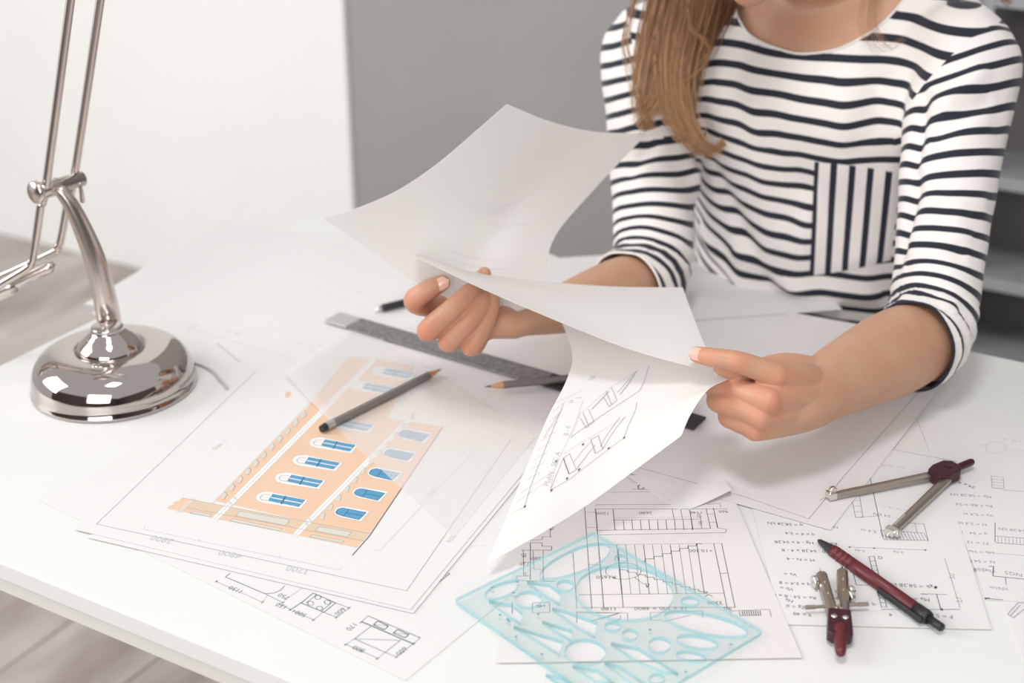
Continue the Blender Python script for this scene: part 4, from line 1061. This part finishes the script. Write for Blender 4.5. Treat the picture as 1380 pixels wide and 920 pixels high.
# right hand (left in the picture): fist around the lower edge of the rear sheet
fa_r = chain([EL_R, EL_R.lerp(WR_R, .30), EL_R.lerp(WR_R, .65), EL_R.lerp(WR_R, .9), WR_R, D(665, 436, 1.365)],
             [(.036, .036), (.036, .036), (.026, .030), (.0155, .025), (.0130, .0235), (.0150, .020)], 30, 26, up=viewR)
palm_r = [chain([WR_R, D(660, 432, 1.368), D(632, 424, 1.378), D(600, 412, 1.385)], [.014, .016, .016, .012]),
          chain([WR_R, D(660, 434, 1.370), D(635, 434, 1.374), D(612, 432, 1.378)], [.0125, .015, .0155, .012]),
          chain([WR_R, D(666, 438, 1.366), D(650, 444, 1.364), D(642, 450, 1.366)], [.012, .0125, .0125, .0108]),
          chain([D(684, 432, 1.37), D(664, 418, 1.375), D(650, 400, 1.382), D(640, 385, 1.386)], [.013, .014, .012, .010])]
fing_r = [
    # index: proximal, bent knuckle, tip on the sheet
    chain([D(600, 412, 1.385), D(575, 412, 1.372), D(560, 407, 1.352), D(563, 400, 1.343), D(580, 389, 1.338), D(596, 381, 1.338)], [.0115, .0110, .0112, .0108, .0098, .0078], 30),
    chain([D(606, 428, 1.380), D(588, 440, 1.362), D(576, 446, 1.345), D(584, 438, 1.334), D(610, 416, 1.324), D(630, 398, 1.332), D(640, 388, 1.350)], [.0120, .0112, .0106, .0108, .0104, .0100, .0080], 34),
    chain([D(628, 440, 1.374), D(612, 456, 1.358), D(604, 461, 1.345), D(612, 452, 1.336), D(632, 432, 1.328), D(648, 412, 1.334), D(655, 402, 1.346)], [.0116, .0108, .0102, .0104, .0100, .0096, .0076], 34),
    chain([D(646, 450, 1.366), D(640, 464, 1.354), D(634, 467, 1.345), D(640, 459, 1.338), D(652, 440, 1.336), D(660, 420, 1.338), D(664, 404, 1.342)], [.0108, .0100, .0096, .0098, .0092, .0086, .0070], 34)]
thumb_r = chain([D(672, 424, 1.372), D(655, 405, 1.376), D(645, 388, 1.378), D(650, 374, 1.372), D(653, 368, 1.370)], [.013, .0120, .010, .0085, .0065], 24)
hand_r = fuse(join(fa_r, *palm_r, *fing_r, thumb_r), .00105, 6, .5)
# left hand (right in the picture): index laid on the sheet, the others curled
viewL = (Vector((0, 0, CAM_Z)) - D(1030, 530, 1.22)).normalized()
fa_l = chain([EL_L, EL_L.lerp(WR_L, .08), EL_L.lerp(WR_L, .35), EL_L.lerp(WR_L, .68), WR_L, D(1050, 536, 1.216)],
             [(.034, .034), (.040, .038), (.0415, .037), (.035, .029), (.0275, .0200), (.027, .0135)], 34, 26, up=viewL)
K = {'i': D(1046, 507, 1.200), 'm': D(1036, 540, 1.192), 'r': D(1026, 562, 1.197), 'p': D(1018, 578, 1.206)}
palm_l = [chain([D(1125, 512, 1.270), D(1095, 514, 1.240), D(1070, 512, 1.218), K['i']], [.011, .0160, .0150, .0118]),
          chain([D(1125, 522, 1.270), D(1095, 530, 1.236), D(1066, 534, 1.213), K['m']], [.011, .0170, .0155, .0112]),
          chain([D(1125, 534, 1.270), D(1095, 544, 1.237), D(1060, 552, 1.215), K['r']], [.011, .0160, .0150, .0112]),
          chain([D(1128, 545, 1.270), D(1097, 555, 1.241), D(1058, 567, 1.222), K['p']], [.011, .0150, .0140, .0110]),
          chain([D(1090, 520, 1.25), D(1060, 530, 1.24), D(1040, 540, 1.235)], [.016, .018, .015])]
fing_l = [
    chain([K['i'], D(1020, 496, 1.197), D(995, 488, 1.194), D(978, 484, 1.195), D(962, 482, 1.197), D(940, 478, 1.205)], [.0120, .0102, .0098, .0088, .0086, .0075], 34),
    chain([K['m'], D(1010, 530, 1.204), D(985, 521, 1.224), D(962, 519, 1.246), D(962, 517, 1.264), D(980, 510, 1.272)], [.0118, .0105, .0100, .0098, .0088, .0070], 34),
    chain([K['r'], D(1004, 552, 1.206), D(982, 546, 1.220), D(966, 541, 1.240), D(970, 532, 1.258), D(988, 524, 1.264)], [.0112, .0100, .0095, .0092, .0084, .0068], 34),
    chain([K['p'], D(1006, 573, 1.210), D(992, 568, 1.220), D(980, 562, 1.236), D(988, 553, 1.250), D(1002, 543, 1.256)], [.0108, .0094, .0088, .0084, .0078, .0062], 34)]
thumb_l = chain([D(1125, 505, 1.268), D(1090, 502, 1.250), D(1056, 496, 1.240), D(1024, 499, 1.228), D(996, 500, 1.216), D(972, 495, 1.214)], [.012, .0155, .0140, .0112, .0098, .0074], 34)
hand_l = fuse(join(fa_l, *palm_l, *fing_l, thumb_l), .00105, 14, .5)

# one continuous body mesh
bm = bmesh.new()
for me in (core_me, hand_r, hand_l): bm.from_mesh(me)
body_me = bpy.data.meshes.new('body'); bm.to_mesh(body_me); bm.free()
co = co_of(body_me); bl = np.zeros(len(co))
for c_, r_, a_ in [(K['i'], .012, .5), (K['m'], .011, .55), (K['r'], .009, .45), (K['p'], .010, .5), (D(995, 488, 1.186), .008, .5), (D(962, 482, 1.19), .006, .3), (D(940, 478, 1.2), .012, .45), (D(985, 525, 1.22), .02, .4), (D(975, 555, 1.23), .02, .4),
                   (D(560, 403, 1.342), .010, .35), (D(576, 446, 1.338), .012, .7), (D(604, 461, 1.338), .010, .5), (D(634, 467, 1.338), .010, .5), (D(600, 392, 1.33), .010, .35), (D(640, 430, 1.325), .03, .3), (D(590, 425, 1.345), .02, .3)]:
    bl = np.maximum(bl, a_ * np.exp(-((co - np.array(c_)) ** 2).sum(1) / (2 * r_ * r_)))
attr(body_me, 'blush', bl)
body = link('body', body_me, 'skin', woman, True)

def nail(tip, back, view, w, l, nm='fingernail', r_off=.0):
    ax = (tip - back).normalized(); nn = (view - ax * view.dot(ax)).normalized(); sd_ = ax.cross(nn)
    V, Fc = [], []
    n = 14
    for j in range(n):
        for i in range(n):
            x = (i / (n - 1) * 2 - 1); y = j / (n - 1) * 2 - 1
            # superellipse outline, curved across
            sx = x * math.sqrt(max(1 - abs(y) ** 3, .02)); px_, py_ = sx * w, y * l * (1 - .12 * x * x)
            dz = -.0022 * sx * sx - .0006 * y * y
            V.append(tip + ax * py_ + sd_ * px_ + nn * (dz + r_off))
    for j in range(n - 1):
        for i in range(n - 1):
            a = j * n + i; Fc.append((a, a + 1, a + n + 1, a + n))
    o = shell(nm, V, [tuple(reversed(f)) for f in Fc], 'nail', -.0005, body)
    return o
vR = (Vector((0, 0, CAM_Z)) - D(596, 381, 1.338)).normalized()
nail(D(595.5, 382, 1.338), D(575, 392, 1.338), vR, .0062, .0080, r_off=.0086)
vL = (Vector((0, 0, CAM_Z)) - D(940, 478, 1.205)).normalized()
nail(D(943, 478.5, 1.2040), D(962, 482, 1.198), (vL + Vector((0, 0, .12))).normalized(), .0056, .0078, r_off=.0079)

# ---- face details
for s_ in (-1, 1):
    e_ = obj('eye', oriented(hp_(.060, s_ * .031, .009), .0115, .012, .0115), 'eye_white', woman, True)
    obj('iris', oriented(hp_(.0703, s_ * .031, .006), .0022, .0055, .0055), 'iris', e_, True)
    obj('eyelid', tube([hp_(.066, s_ * .045, .009), hp_(.0705, s_ * .031, .0125), hp_(.067, s_ * .017, .008)], [.003, .0058, .003], 10, 10), 'skin', e_, True)
    obj('eyebrow', tube([hp_(.066, s_ * .050, .030), hp_(.076, s_ * .034, .036), hp_(.079, s_ * .014, .033)], [.0010, .0020, .0016], 8, 10), 'wood', woman, True)
obj('lips', join(tube([hp_(.078, -.021, -.062), hp_(.0875, -.006, -.056), hp_(.0875, .006, -.056), hp_(.078, .021, -.062)], [.0015, .0035, .0035, .0015], 10, 14),
                 tube([hp_(.078, -.021, -.062), hp_(.0860, 0, -.068), hp_(.078, .021, -.062)], [.0015, .0045, .0015], 10, 14)), 'lip', woman, True)

# ---- striped top
trs = ring_body(torso_rings[:-1], 64, 70, 1.0, .004)
def sleeve(SH, EL, WR, inner, cuff_end, wide):
    a = EL.lerp(WR, cuff_end); d_ = (WR - EL).normalized()
    pts = [inner, SH, SH.lerp(EL, .25), SH.lerp(EL, .5), SH.lerp(EL, .75), SH.lerp(EL, .93) , EL.lerp(a, .45) + Vector((0, 0, .002)), a, a + d_ * .03]
    return tube(pts, [w * wide for w in (.054, .058, .0545, .0490, .0450, .0455, .0475, .0460, .0450)], 30, 60), a, d_
sl_l, cuff_l, cd_l = sleeve(SH_L, EL_L, WR_L, SH_L + Vector((-.055, .02, -.005)), .17, 1.0)
sl_r, cuff_r, cd_r = sleeve(SH_R, EL_R, WR_R, SH_R + Vector((.055, 0, -.005)), .22, 1.0)
me = fuse(join(trs, sl_l, sl_r), .0050, 10, .5)
co = co_of(me); no = no_of(me)

def seg_coord(p, pts):
    """arc position along a polyline and distance from it"""
    best = np.full(len(p), 1e9); arc = np.zeros(len(p)); s0 = 0
    for a, b in zip(pts[:-1], pts[1:]):
        a, b = np.array(a), np.array(b); L_ = np.linalg.norm(b - a); t = ((p - a) @ (b - a)) / L_ ** 2
        tc_ = np.clip(t, 0 if s0 > 0 else -9, 1 if b is not None else 9)
        dd_ = np.linalg.norm(p - (a + np.clip(t, 0, 1)[:, None] * (b - a)), axis=1)
        m_ = dd_ < best; best[m_] = dd_[m_]; arc[m_] = s0 + (np.clip(t, -.6, 1.6) * L_)[m_]
        s0 += L_
    return arc, best
def blend_arc(p, SH, EL, WR):
    """smooth position along the bent arm"""
    SH, EL, WR = map(np.array, (SH, EL, WR)); u1 = (EL - SH) / np.linalg.norm(EL - SH); u2 = (WR - EL) / np.linalg.norm(WR - EL)
    L1 = np.linalg.norm(EL - SH); s1 = (p - SH) @ u1; s2 = L1 + (p - EL) @ u2
    bis = (u1 + u2); bis /= np.linalg.norm(bis); w = 1 / (1 + np.exp(-((p - EL) @ bis) / .020))
    return s1 * (1 - w) + s2 * w
sideL = co[:, 0] > -.475
arcL = blend_arc(co, SH_L, EL_L, WR_L); arcR = blend_arc(co, SH_R, EL_R, WR_R)
# armhole seam planes
def seam_field(p, SH, s_):
    n_ = np.array((s_ * 1.0, -.30, -.55)); n_ /= np.linalg.norm(n_)
    q_ = p - (np.array(SH) + np.array((s_ * .006, 0, 0)))
    f = q_ @ n_
    # below the armpit the seam turns away so that the side of the body stays body cloth
    return f
fL = seam_field(co, SH_L, 1); fR = seam_field(co, SH_R, -1)
def dist_seg(p, pts):
    return seg_coord(p, [tuple(x) for x in pts])[1]
dL = dist_seg(co, (SH_L, SH_L.lerp(EL_L, .5), EL_L, cuff_l + cd_l * .03)); dR = dist_seg(co, (SH_R, SH_R.lerp(EL_R, .5), EL_R, cuff_r + cd_r * .03))
low = np.clip((np.array(SH_L)[2] - .10 - co[:, 2]) / .05, 0, 1)
gL = np.minimum(fL, .0665 - dL); gR = np.minimum(fR, .0665 - dR)
def torso_axis_dist(p): return np.hypot((p[:, 0] + .475) / .158, (p[:, 1] - 1.555) / .122)
ta = torso_axis_dist(co)
inarmL = np.where(low > 0, np.maximum(gL, (.0600 - dL)), gL); inarmR = np.where(low > 0, np.maximum(gR, (.0600 - dR)), gR)
side_val = np.where(sideL, inarmL, inarmR)
attr(me, 'sleeve_side', side_val * 30)

# folds
def ridge(p0, p1, w, h, sharp=1.0):
    """a soft fold along a measured line"""
    global disp
    a, b = np.array(p0), np.array(p1); t = np.clip(((co - a) @ (b - a)) / ((b - a) @ (b - a)), 0, 1)
    d_ = np.linalg.norm(co - (a + t[:, None] * (b - a)), axis=1)
    disp += h * np.exp(-(d_ / w) ** 2 * .5) * np.sin(np.clip(t, .0, 1) * PI) ** .5
disp = np.zeros(len(co))
bvh0 = BVHTree.FromPolygons([Vector(c) for c in co], [tuple(p.vertices) for p in me.polygons])
def on_shirt(px, py):
    h = bvh0.ray_cast(Vector((0, 0, CAM_Z)), ray(px, py).normalized()); return h[0] if h[0] is not None else D(px, py, 1.5)
for a, b, w_, h_ in [((925, 215), (1010, 400), .010, .008), ((950, 200), (1060, 420), .010, -.006), ((945, 300), (1045, 425), .008, .008), ((990, 330), (1130, 420), .009, .005), ((1060, 380), (1190, 400), .009, .005),
                     ((1000, 395), (1170, 430), .008, -.005), ((1250, 120), (1225, 240), .007, -.006), ((1262, 150), (1330, 90), .008, .004), ((1255, 190), (1340, 130), .008, -.004), ((930, 170), (935, 260), .007, -.006),
                     ((1235, 230), (1205, 370), .008, -.006), ((1130, 90), (1145, 200), .012, .003), ((1010, 80), (1030, 200), .012, .003), ((1180, 100), (1185, 190), .010, -.003),
                     ((1215, 360), (1300, 345), .007, -.005), ((1210, 400), (1290, 420), .007, .005), ((1200, 420), (1270, 445), .005, -.004), ((1220, 330), (1310, 320), .008, .003), ((1240, 270), (1330, 275), .010, .003),
                     ((850, 300), (935, 330), .007, -.005), ((835, 320), (930, 360), .006, .005), ((840, 335), (905, 385), .005, -.004), ((850, 245), (935, 235), .010, .003), ((880, 190), (845, 240), .009, -.004), ((1090, 260), (1080, 380), .014, .003)]:
    ridge(on_shirt(*a), on_shirt(*b), w_ * .85, h_ * 1.5)
nz_ = np.array([noise.noise(Vector((c[0] * 14, c[1] * 14, c[2] * 9))) for c in co[::1]])
nz2 = np.array([noise.noise(Vector((c[0] * 38 + 7, c[1] * 38, c[2] * 22))) for c in co])
disp += nz_ * .0045 + nz2 * .0018
# bunching above the cuffs
for arc_, SH, EL, msk in ((arcL, SH_L, EL_L, inarmL > 0), (arcR, SH_R, EL_R, inarmR > 0)):
    L1 = (EL - SH).length
    env = np.exp(-((arc_ - L1) / .035) ** 2) * msk
    disp += env * .0022 * np.sin(arc_ * 2 * PI / .017 + nz_ * 3)
# body stripes: height along the cloth, dragged by the folds
bs = co[:, 2] + .10 * np.clip(co[:, 1] - 1.52, 0, .2) + .004 * nz_ + .5 * disp
left_pull = np.clip((-.50 - co[:, 0]) / .10, 0, 1.5) * np.clip((.95 - co[:, 2]) / .15, 0, 1)
bs = bs - .045 * left_pull ** 1.3
attr(me, 'body_stripe', bs / .0209 + .30)
def axis_y(arc_, SH, EL, WR):
    L1 = (EL - SH).length; L2 = (WR - EL).length
    return np.where(arc_ < L1, SH.y + (EL.y - SH.y) * arc_ / L1, EL.y + (WR.y - EL.y) * (arc_ - L1) / L2)
def fade(arc_, SH, EL): return np.clip(((EL - SH).length - arc_) / .06, 0, 1)
axL = SH_L.x + (EL_L.x - SH_L.x) * np.clip(arcL / .31, 0, 1)
ar = np.where(sideL, arcL + .42 * (co[:, 1] - axis_y(arcL, SH_L, EL_L, WR_L)) * fade(arcL, SH_L, EL_L) + .62 * (co[:, 0] - axL) * np.clip(1 - (arcL + .03) / .20, -.1, 1),
              arcR + .38 * (co[:, 1] - axis_y(arcR, SH_R, EL_R, WR_R)) * fade(arcR, SH_R, EL_R))
# near the shoulder the sleeve stripes fan out
attr(me, 'arm_stripe', (ar + .002 * nz_ + .4 * disp) / .0209 + .1)
set_co(me, co + no * disp[:, None])

# neckline and cuffs
bm = bmesh.new(); bm.from_mesh(me); me_attrs = None
def cut(pos, nrm, centre, rad):
    gm = [g for g in list(bm.faces) if (g.calc_center_median() - centre).length < rad]
    vs = {v for f in gm for v in f.verts}; es = {e for f in gm for e in f.edges}
    r = bmesh.ops.bisect_plane(bm, geom=gm + list(es) + list(vs), plane_co=pos, plane_no=nrm, clear_outer=False, clear_inner=False)
    kill = [f for f in bm.faces if (f.calc_center_median() - centre).length < rad and (f.calc_center_median() - pos).dot(nrm) > 1e-5]
    bmesh.ops.delete(bm, geom=kill, context='FACES')
cut(cuff_l, cd_l, cuff_l, .085); cut(cuff_r, cd_r, cuff_r, .085)
NC = Vector((-.482, 1.528, 1.075)); NA = Vector((.03, -.42, .90)).normalized(); NX = Vector((1, 0, 0)); NX = (NX - NA * NX.dot(NA)).normalized(); NY = NA.cross(NX)
NRX, NRY = .099, .098
def nf(p):
    q_ = p - NC
    if q_.dot(NA) < -.06: return 1.0
    return math.hypot(q_.dot(NX) / NRX, q_.dot(NY) / NRY) - 1
bmesh.ops.delete(bm, geom=[f for f in bm.faces if nf(f.calc_center_median()) < 0], context='FACES')
bm.verts.ensure_lookup_table()
for v in bm.verts:
    if v.is_boundary and abs(nf(v.co)) < .25:
        q_ = v.co - NC; x, y, h_ = q_.dot(NX), q_.dot(NY), q_.dot(NA); r_ = math.hypot(x / NRX, y / NRY)
        v.co = NC + NX * x / r_ + NY * y / r_ + NA * h_
bmesh.ops.delete(bm, geom=[v for v in bm.verts if not v.link_faces], context='VERTS')
def loops():
    be = {e for e in bm.edges if e.is_boundary}; out = []
    while be:
        e = be.pop(); lp = [e.verts[0], e.verts[1]]
        while True:
            nx_ = next((x for x in lp[-1].link_edges if x in be), None)
            if nx_ is None: break
            be.discard(nx_); lp.append(nx_.other_vert(lp[-1]))
        out.append([v.co.copy() for v in lp])
    return out
LP = [l for l in loops() if len(l) > 30]
bm.to_mesh(me); bm.free()
shirt = link('striped_top', me, 'jersey', woman, True)
for lp in LP:
    a_ = np.array([list(p) for p in lp[:-1]])
    for _ in range(6): a_ = .5 * a_ + .25 * (np.roll(a_, 1, 0) + np.roll(a_, -1, 0))
    a_ = a_[::2]; pts = [Vector(x) for x in a_] + [Vector(a_[0])]
    is_neck = (sum(pts, Vector()) / len(pts) - NC).length < .08
    obj('neck_binding' if is_neck else 'cuff_binding', tube(pts, [.0014] * len(pts), 8, cap=None), 'ink_navy' if (not is_neck and pts[0].x > -.45) else 'binding', shirt, True)

# chest pocket with upright stripes
bvh = BVHTree.FromPolygons([v.co.copy() for v in me.vertices], [tuple(p.vertices) for p in me.polygons])
pc = [(1098, 218), (1214, 234), (1200, 350), (1091, 371)]; n = 40; V, Fc, st_ = [], [], []
for j in range(n):
    for i in range(n):
        u, v = i / (n - 1), j / (n - 1)
        x = (pc[0][0] * (1 - u) + pc[1][0] * u) * (1 - v) + (pc[3][0] * (1 - u) + pc[2][0] * u) * v
        y = (pc[0][1] * (1 - u) + pc[1][1] * u) * (1 - v) + (pc[3][1] * (1 - u) + pc[2][1] * u) * v + 5 * math.sin(u * PI) * (2 * v - 1) * .5
        h = bvh.ray_cast(Vector((0, 0, CAM_Z)), ray(x, y).normalized())
        e_ = min(u, 1 - u, 1 - v)
        if i > 1 and h[0] is not None and h[0].y < V[-1].y - .006: h = (V[-1] * 2 - V[-2], Vector((0, 0, 0)))
        V.append(h[0] + h[1] * (.0008 + .0012 * min(1, e_ * 14)) if h[0] is not None else D(x, y, 1.5)); st_.append(u * 4.75 + .42)
for j in range(n - 1):
    for i in range(n - 1):
        a = j * n + i; Fc.append((a, a + n, a + n + 1, a + 1))
pk = shell('pocket', V, Fc, 'jersey_pocket', .0010, shirt); attr(pk.data, 'body_stripe', st_ + st_)

# ---- trousers, shoes, stool
hipx, hipy = -.475, 1.63
leg = lambda s_: [tube([Vector((hipx + s_ * .085, hipy, .53)), Vector((hipx + s_ * .10, hipy - .22, .54)), Vector((hipx + s_ * .11, hipy - .43, .53))], [.085, .075, .062], 20, 16),
                  tube([Vector((hipx + s_ * .11, hipy - .43, .53)), Vector((hipx + s_ * .11, hipy - .40, .30)), Vector((hipx + s_ * .11, hipy - .36, .08))], [.060, .052, .042], 20, 16)]
tr = fuse(join(ring_body([(.455, hipx, hipy, .165, .13, 0), (.52, hipx, hipy, .172, .135, 0), (.60, hipx, hipy - .01, .155, .115, 0), (.64, hipx, hipy - .02, .148, .10, 0)], 40, 16), *leg(-1), *leg(1)), .010, 5)
link('trousers', tr, 'trousers', woman, True)
for s_ in (-1, 1):
    x = hipx + s_ * .11; y = hipy - .36
    sh_ = fuse(join(tube([Vector((x, y + .03, .045)), Vector((x, y - .05, .045)), Vector((x, y - .13, .035)), Vector((x, y - .17, .030))], [(.036, .040), (.038, .040), (.042, .032), (.034, .024)], 20, 14), tube([Vector((x, y, .05)), Vector((x, y, .10))], [.044, .046], 20)), .006, 4)
    c_ = co_of(sh_); c_[:, 2] = np.maximum(c_[:, 2], .002); set_co(sh_, c_); link('shoe', sh_, 'shoe', woman, True)
stool = thing('stool', 'round grey padded stool the woman sits on behind the desk', 'stool', (hipx, hipy + .01, 0))
obj('seat', lathe(Vector((hipx, hipy + .01, .40)), [(.17, 0), (.185, .006), (.19, .025), (.185, .045), (.15, .052)], 48), 'seat', stool, True)
obj('column', lathe(Vector((hipx, hipy + .01, .03)), [(.03, 0), (.025, .05), (.02, .10), (.02, .37)], 24), 'steel', stool, True)
obj('foot_plate', lathe(Vector((hipx, hipy + .01, .0)), [(.20, 0), (.20, .008), (.05, .03)], 48), 'steel', stool, True)

# ---- hair: thousands of fine strands in locks
HV, HF, HT = [], [], []
def strand(pts, r, tone, steps=16):
    c = catmull([list(p) for p in pts], steps); k0 = len(HV); side = None
    for i, p in enumerate(c):
        p = Vector(p); d_ = Vector(c[min(i + 1, steps - 1)] - c[max(i - 1, 0)]).normalized()
        if side is None: side = frame_of(d_)[1]
        side = (side - d_ * side.dot(d_)).normalized(); u_ = side.cross(d_)
        rr = r * (1 - .75 * (i / (steps - 1)) ** 3)
        for k_ in range(3):
            an = 2 * PI * k_ / 3; HV.append(p + side * math.cos(an) * rr + u_ * math.sin(an) * rr); HT.append(tone)
    for i in range(steps - 1):
        for k_ in range(3):
            a, b = k0 + i * 3 + k_, k0 + i * 3 + (k_ + 1) % 3; HF.append((a, b, b + 3, a + 3))
rh = random.Random(11)
def lock(guide, spread0, spread1, cnt, tone, tvar=.18, r=.00042, jit=.004, flat=.5):
    """guide: centre line; spread: half width at root and tip, across the view"""
    g = [Vector(p) for p in guide]; n_ = len(g)
    for _ in range(cnt):
        a = rh.gauss(0, .5); b = rh.gauss(0, .5) * flat; ph = rh.uniform(0, 6.28); cut_ = rh.uniform(.86, 1.0)
        tn = min(1, max(0, tone + rh.gauss(0, tvar) + .12 * b)); pts = []
        for i, p in enumerate(g):
            t = i / (n_ - 1); d_ = (g[min(i + 1, n_ - 1)] - g[max(i - 1, 0)]).normalized()
            vw = (Vector((0, 0, CAM_Z)) - p).normalized(); sd_ = d_.cross(vw).normalized()
            w = spread0 + (spread1 - spread0) * t
            pts.append(p + sd_ * (a * w + math.sin(t * 5 + ph) * jit * t) + vw * (b * w + .002 * math.cos(t * 4 + ph)))
        k_ = max(3, int(round(n_ * cut_)))
        strand(pts[:k_] if n_ > 4 else pts, r * rh.uniform(.7, 1.25), tn, 14)
side_r = -1 if hp_(0, 1, 0).x > hp_(0, -1, 0).x else 1     # which local side lies to the left of the picture
rootL = [hp_(-.01 + .03 * math.cos(a_), side_r * .070, .05 + .05 * math.sin(a_)) for a_ in (0, 1, 2, 3, 4)]
def fall(x0, mid, tip_pts, t0=1.47): return [hp_(-.005, side_r * .035, .100), hp_(.005, side_r * .078, .06), D(x0, -60, t0 + .01)] + [D(*q_) for q_ in tip_pts]
# main falling mass, left to right
lock(fall(905, 0, [(895, 0, 1.50), (880, 60, 1.50), (872, 110, 1.49), (868, 150, 1.485), (874, 176, 1.485)]), .014, .007, 260, .52, jit=.003)
lock(fall(915, 0, [(912, 0, 1.495), (900, 60, 1.49), (893, 120, 1.485), (878, 150, 1.48), (860, 172, 1.48)]), .014, .007, 260, .66, jit=.003)
lock(fall(925, 0, [(918, 0, 1.49), (905, 60, 1.485), (905, 110, 1.48), (908, 150, 1.475), (925, 182, 1.47), (946, 203, 1.47)]), .018, .010, 420, .58, jit=.002)
lock(fall(935, 0, [(935, 0, 1.485), (920, 60, 1.48), (914, 110, 1.475), (922, 155, 1.47), (940, 190, 1.465), (960, 203, 1.465), (976, 190, 1.465)]), .016, .005, 380, .62, jit=.0015)
lock(fall(945, 0, [(945, 0, 1.49), (935, 60, 1.485), (926, 110, 1.48), (925, 150, 1.475), (935, 185, 1.47), (950, 206, 1.47)]), .014, .005, 300, .42, jit=.002)
lock(fall(955, 0, [(958, 0, 1.50), (948, 50, 1.495), (935, 100, 1.49), (928, 150, 1.485), (932, 178, 1.48)]), .012, .006, 240, .34, jit=.002)
lock(fall(965, 0, [(972, 0, 1.51), (965, 20, 1.51), (955, 50, 1.505), (940, 85, 1.50)]), .016, .010, 260, .22)
lock(fall(975, 0, [(983, -10, 1.515), (980, 10, 1.515), (972, 30, 1.515), (960, 45, 1.51)]), .012, .008, 200, .12)
lock(fall(885, 0, [(880, 0, 1.51), (868, 50, 1.51), (862, 100, 1.505), (858, 130, 1.50), (862, 158, 1.50)]), .009, .005, 90, .60, jit=.003)
lock(fall(870, 0, [(850, 20, 1.51), (842, 60, 1.51), (850, 100, 1.505), (856, 130, 1.50)]), .003, .003, 14, .55, jit=.004)
lock(fall(935, 0, [(930, 30, 1.47), (955, 60, 1.465), (945, 90, 1.465), (915, 110, 1.465)]), .003, .003, 14, .75)
# other side: back hair and a few wisps over the shoulder
for a_ in range(3):
    lock([hp_(0, -side_r * .03, .100), hp_(-.02, -side_r * .082, .05), D(1170 + a_ * 5, -60, 1.45), D(1165 + a_ * 7, 0, 1.45), D(1160 + a_ * 10, 35, 1.44), D(1178 + a_ * 12, 66, 1.44), D(1215 + a_ * 4, 58 - a_ * 8, 1.44)], .002, .002, 7, .6, .1, .00028, .004)
lock([hp_(-.02, -side_r * .02, .100), hp_(-.07, -side_r * .07, .05), Vector((-.40, 1.55, 1.14)), Vector((-.33, 1.60, 1.10)), Vector((-.29, 1.60, 1.085)), D(1345, -8, 1.52), D(1362, 6, 1.50)], .010, .004, 60, .35)
lock([hp_(-.06, 0, .06), hp_(-.10, -side_r * .03, .02), Vector((-.46, 1.60, 1.14)), Vector((-.45, 1.68, 1.05)), Vector((-.45, 1.69, .95))], .05, .04, 700, .4)
lock([hp_(-.06, 0, .06), hp_(-.09, side_r * .045, .02), Vector((-.54, 1.54, 1.14)), Vector((-.56, 1.62, 1.08)), Vector((-.56, 1.66, .98))], .04, .03, 500, .45)
# scalp cover combed from the parting
for _ in range(2600):
    s_ = rh.choice((-1, 1)); f0 = rh.uniform(-.085, .070); 
    def sk(f, r_, u_):
        v = Vector((f / .101, r_ / .083, (u_) / .092)); v = v / v.length; return hp_(-.018 + v.x * .101, v.y * .083, .035 + v.z * .092)
    e_ = rh.uniform(-.5, .5) * .02
    pts = [sk(f0, 0, .09), sk(f0 * .95 - .01, s_ * .035, .075), sk(f0 * .8 - .02, s_ * .07, .03), sk(min(f0 * .5, .01) - .02 + e_, s_ * .08, -.02), sk(min(f0 * .3, -.02) - .03 + e_, s_ * .07, -.06)]
    strand(pts, .0007, min(1, max(0, .45 + rh.gauss(0, .15))), 10)
sc_ = lathe(Vector((0, 0, 0)), [(math.sin(PI * i / 20), -math.cos(PI * i / 20)) for i in range(9, 21)], 40)
hair_me = bpy.data.meshes.new('hair'); hair_me.from_pydata([tuple(v) for v in HV], [], HF); hair_me.update(); attr(hair_me, 'tone', HT)
hair = link('hair', hair_me, 'hair', woman, True); hair['kind'] = 'stuff'
cap_pts = [hp_(-.020 + v.x * .0965, v.y * .0790, .036 + v.z * .0875) for v in lathe(Vector((0, 0, 0)), [(math.sin(PI * i / 90), -math.cos(PI * i / 90)) for i in range(91)], 120)[0]]
cf = [f for f in lathe(Vector((0, 0, 0)), [(math.sin(PI * i / 90), -math.cos(PI * i / 90)) for i in range(91)], 120)[1] if sum(((cap_pts[i] - HC).dot(Fw) * 1.0 - (cap_pts[i] - HC).dot(Up) * .8) for i in f) / len(f) < -.016]
cap_o = obj('hair_cap', (cap_pts, cf), 'hair', woman, True); attr(cap_o.data, 'tone', [.35] * len(cap_pts))
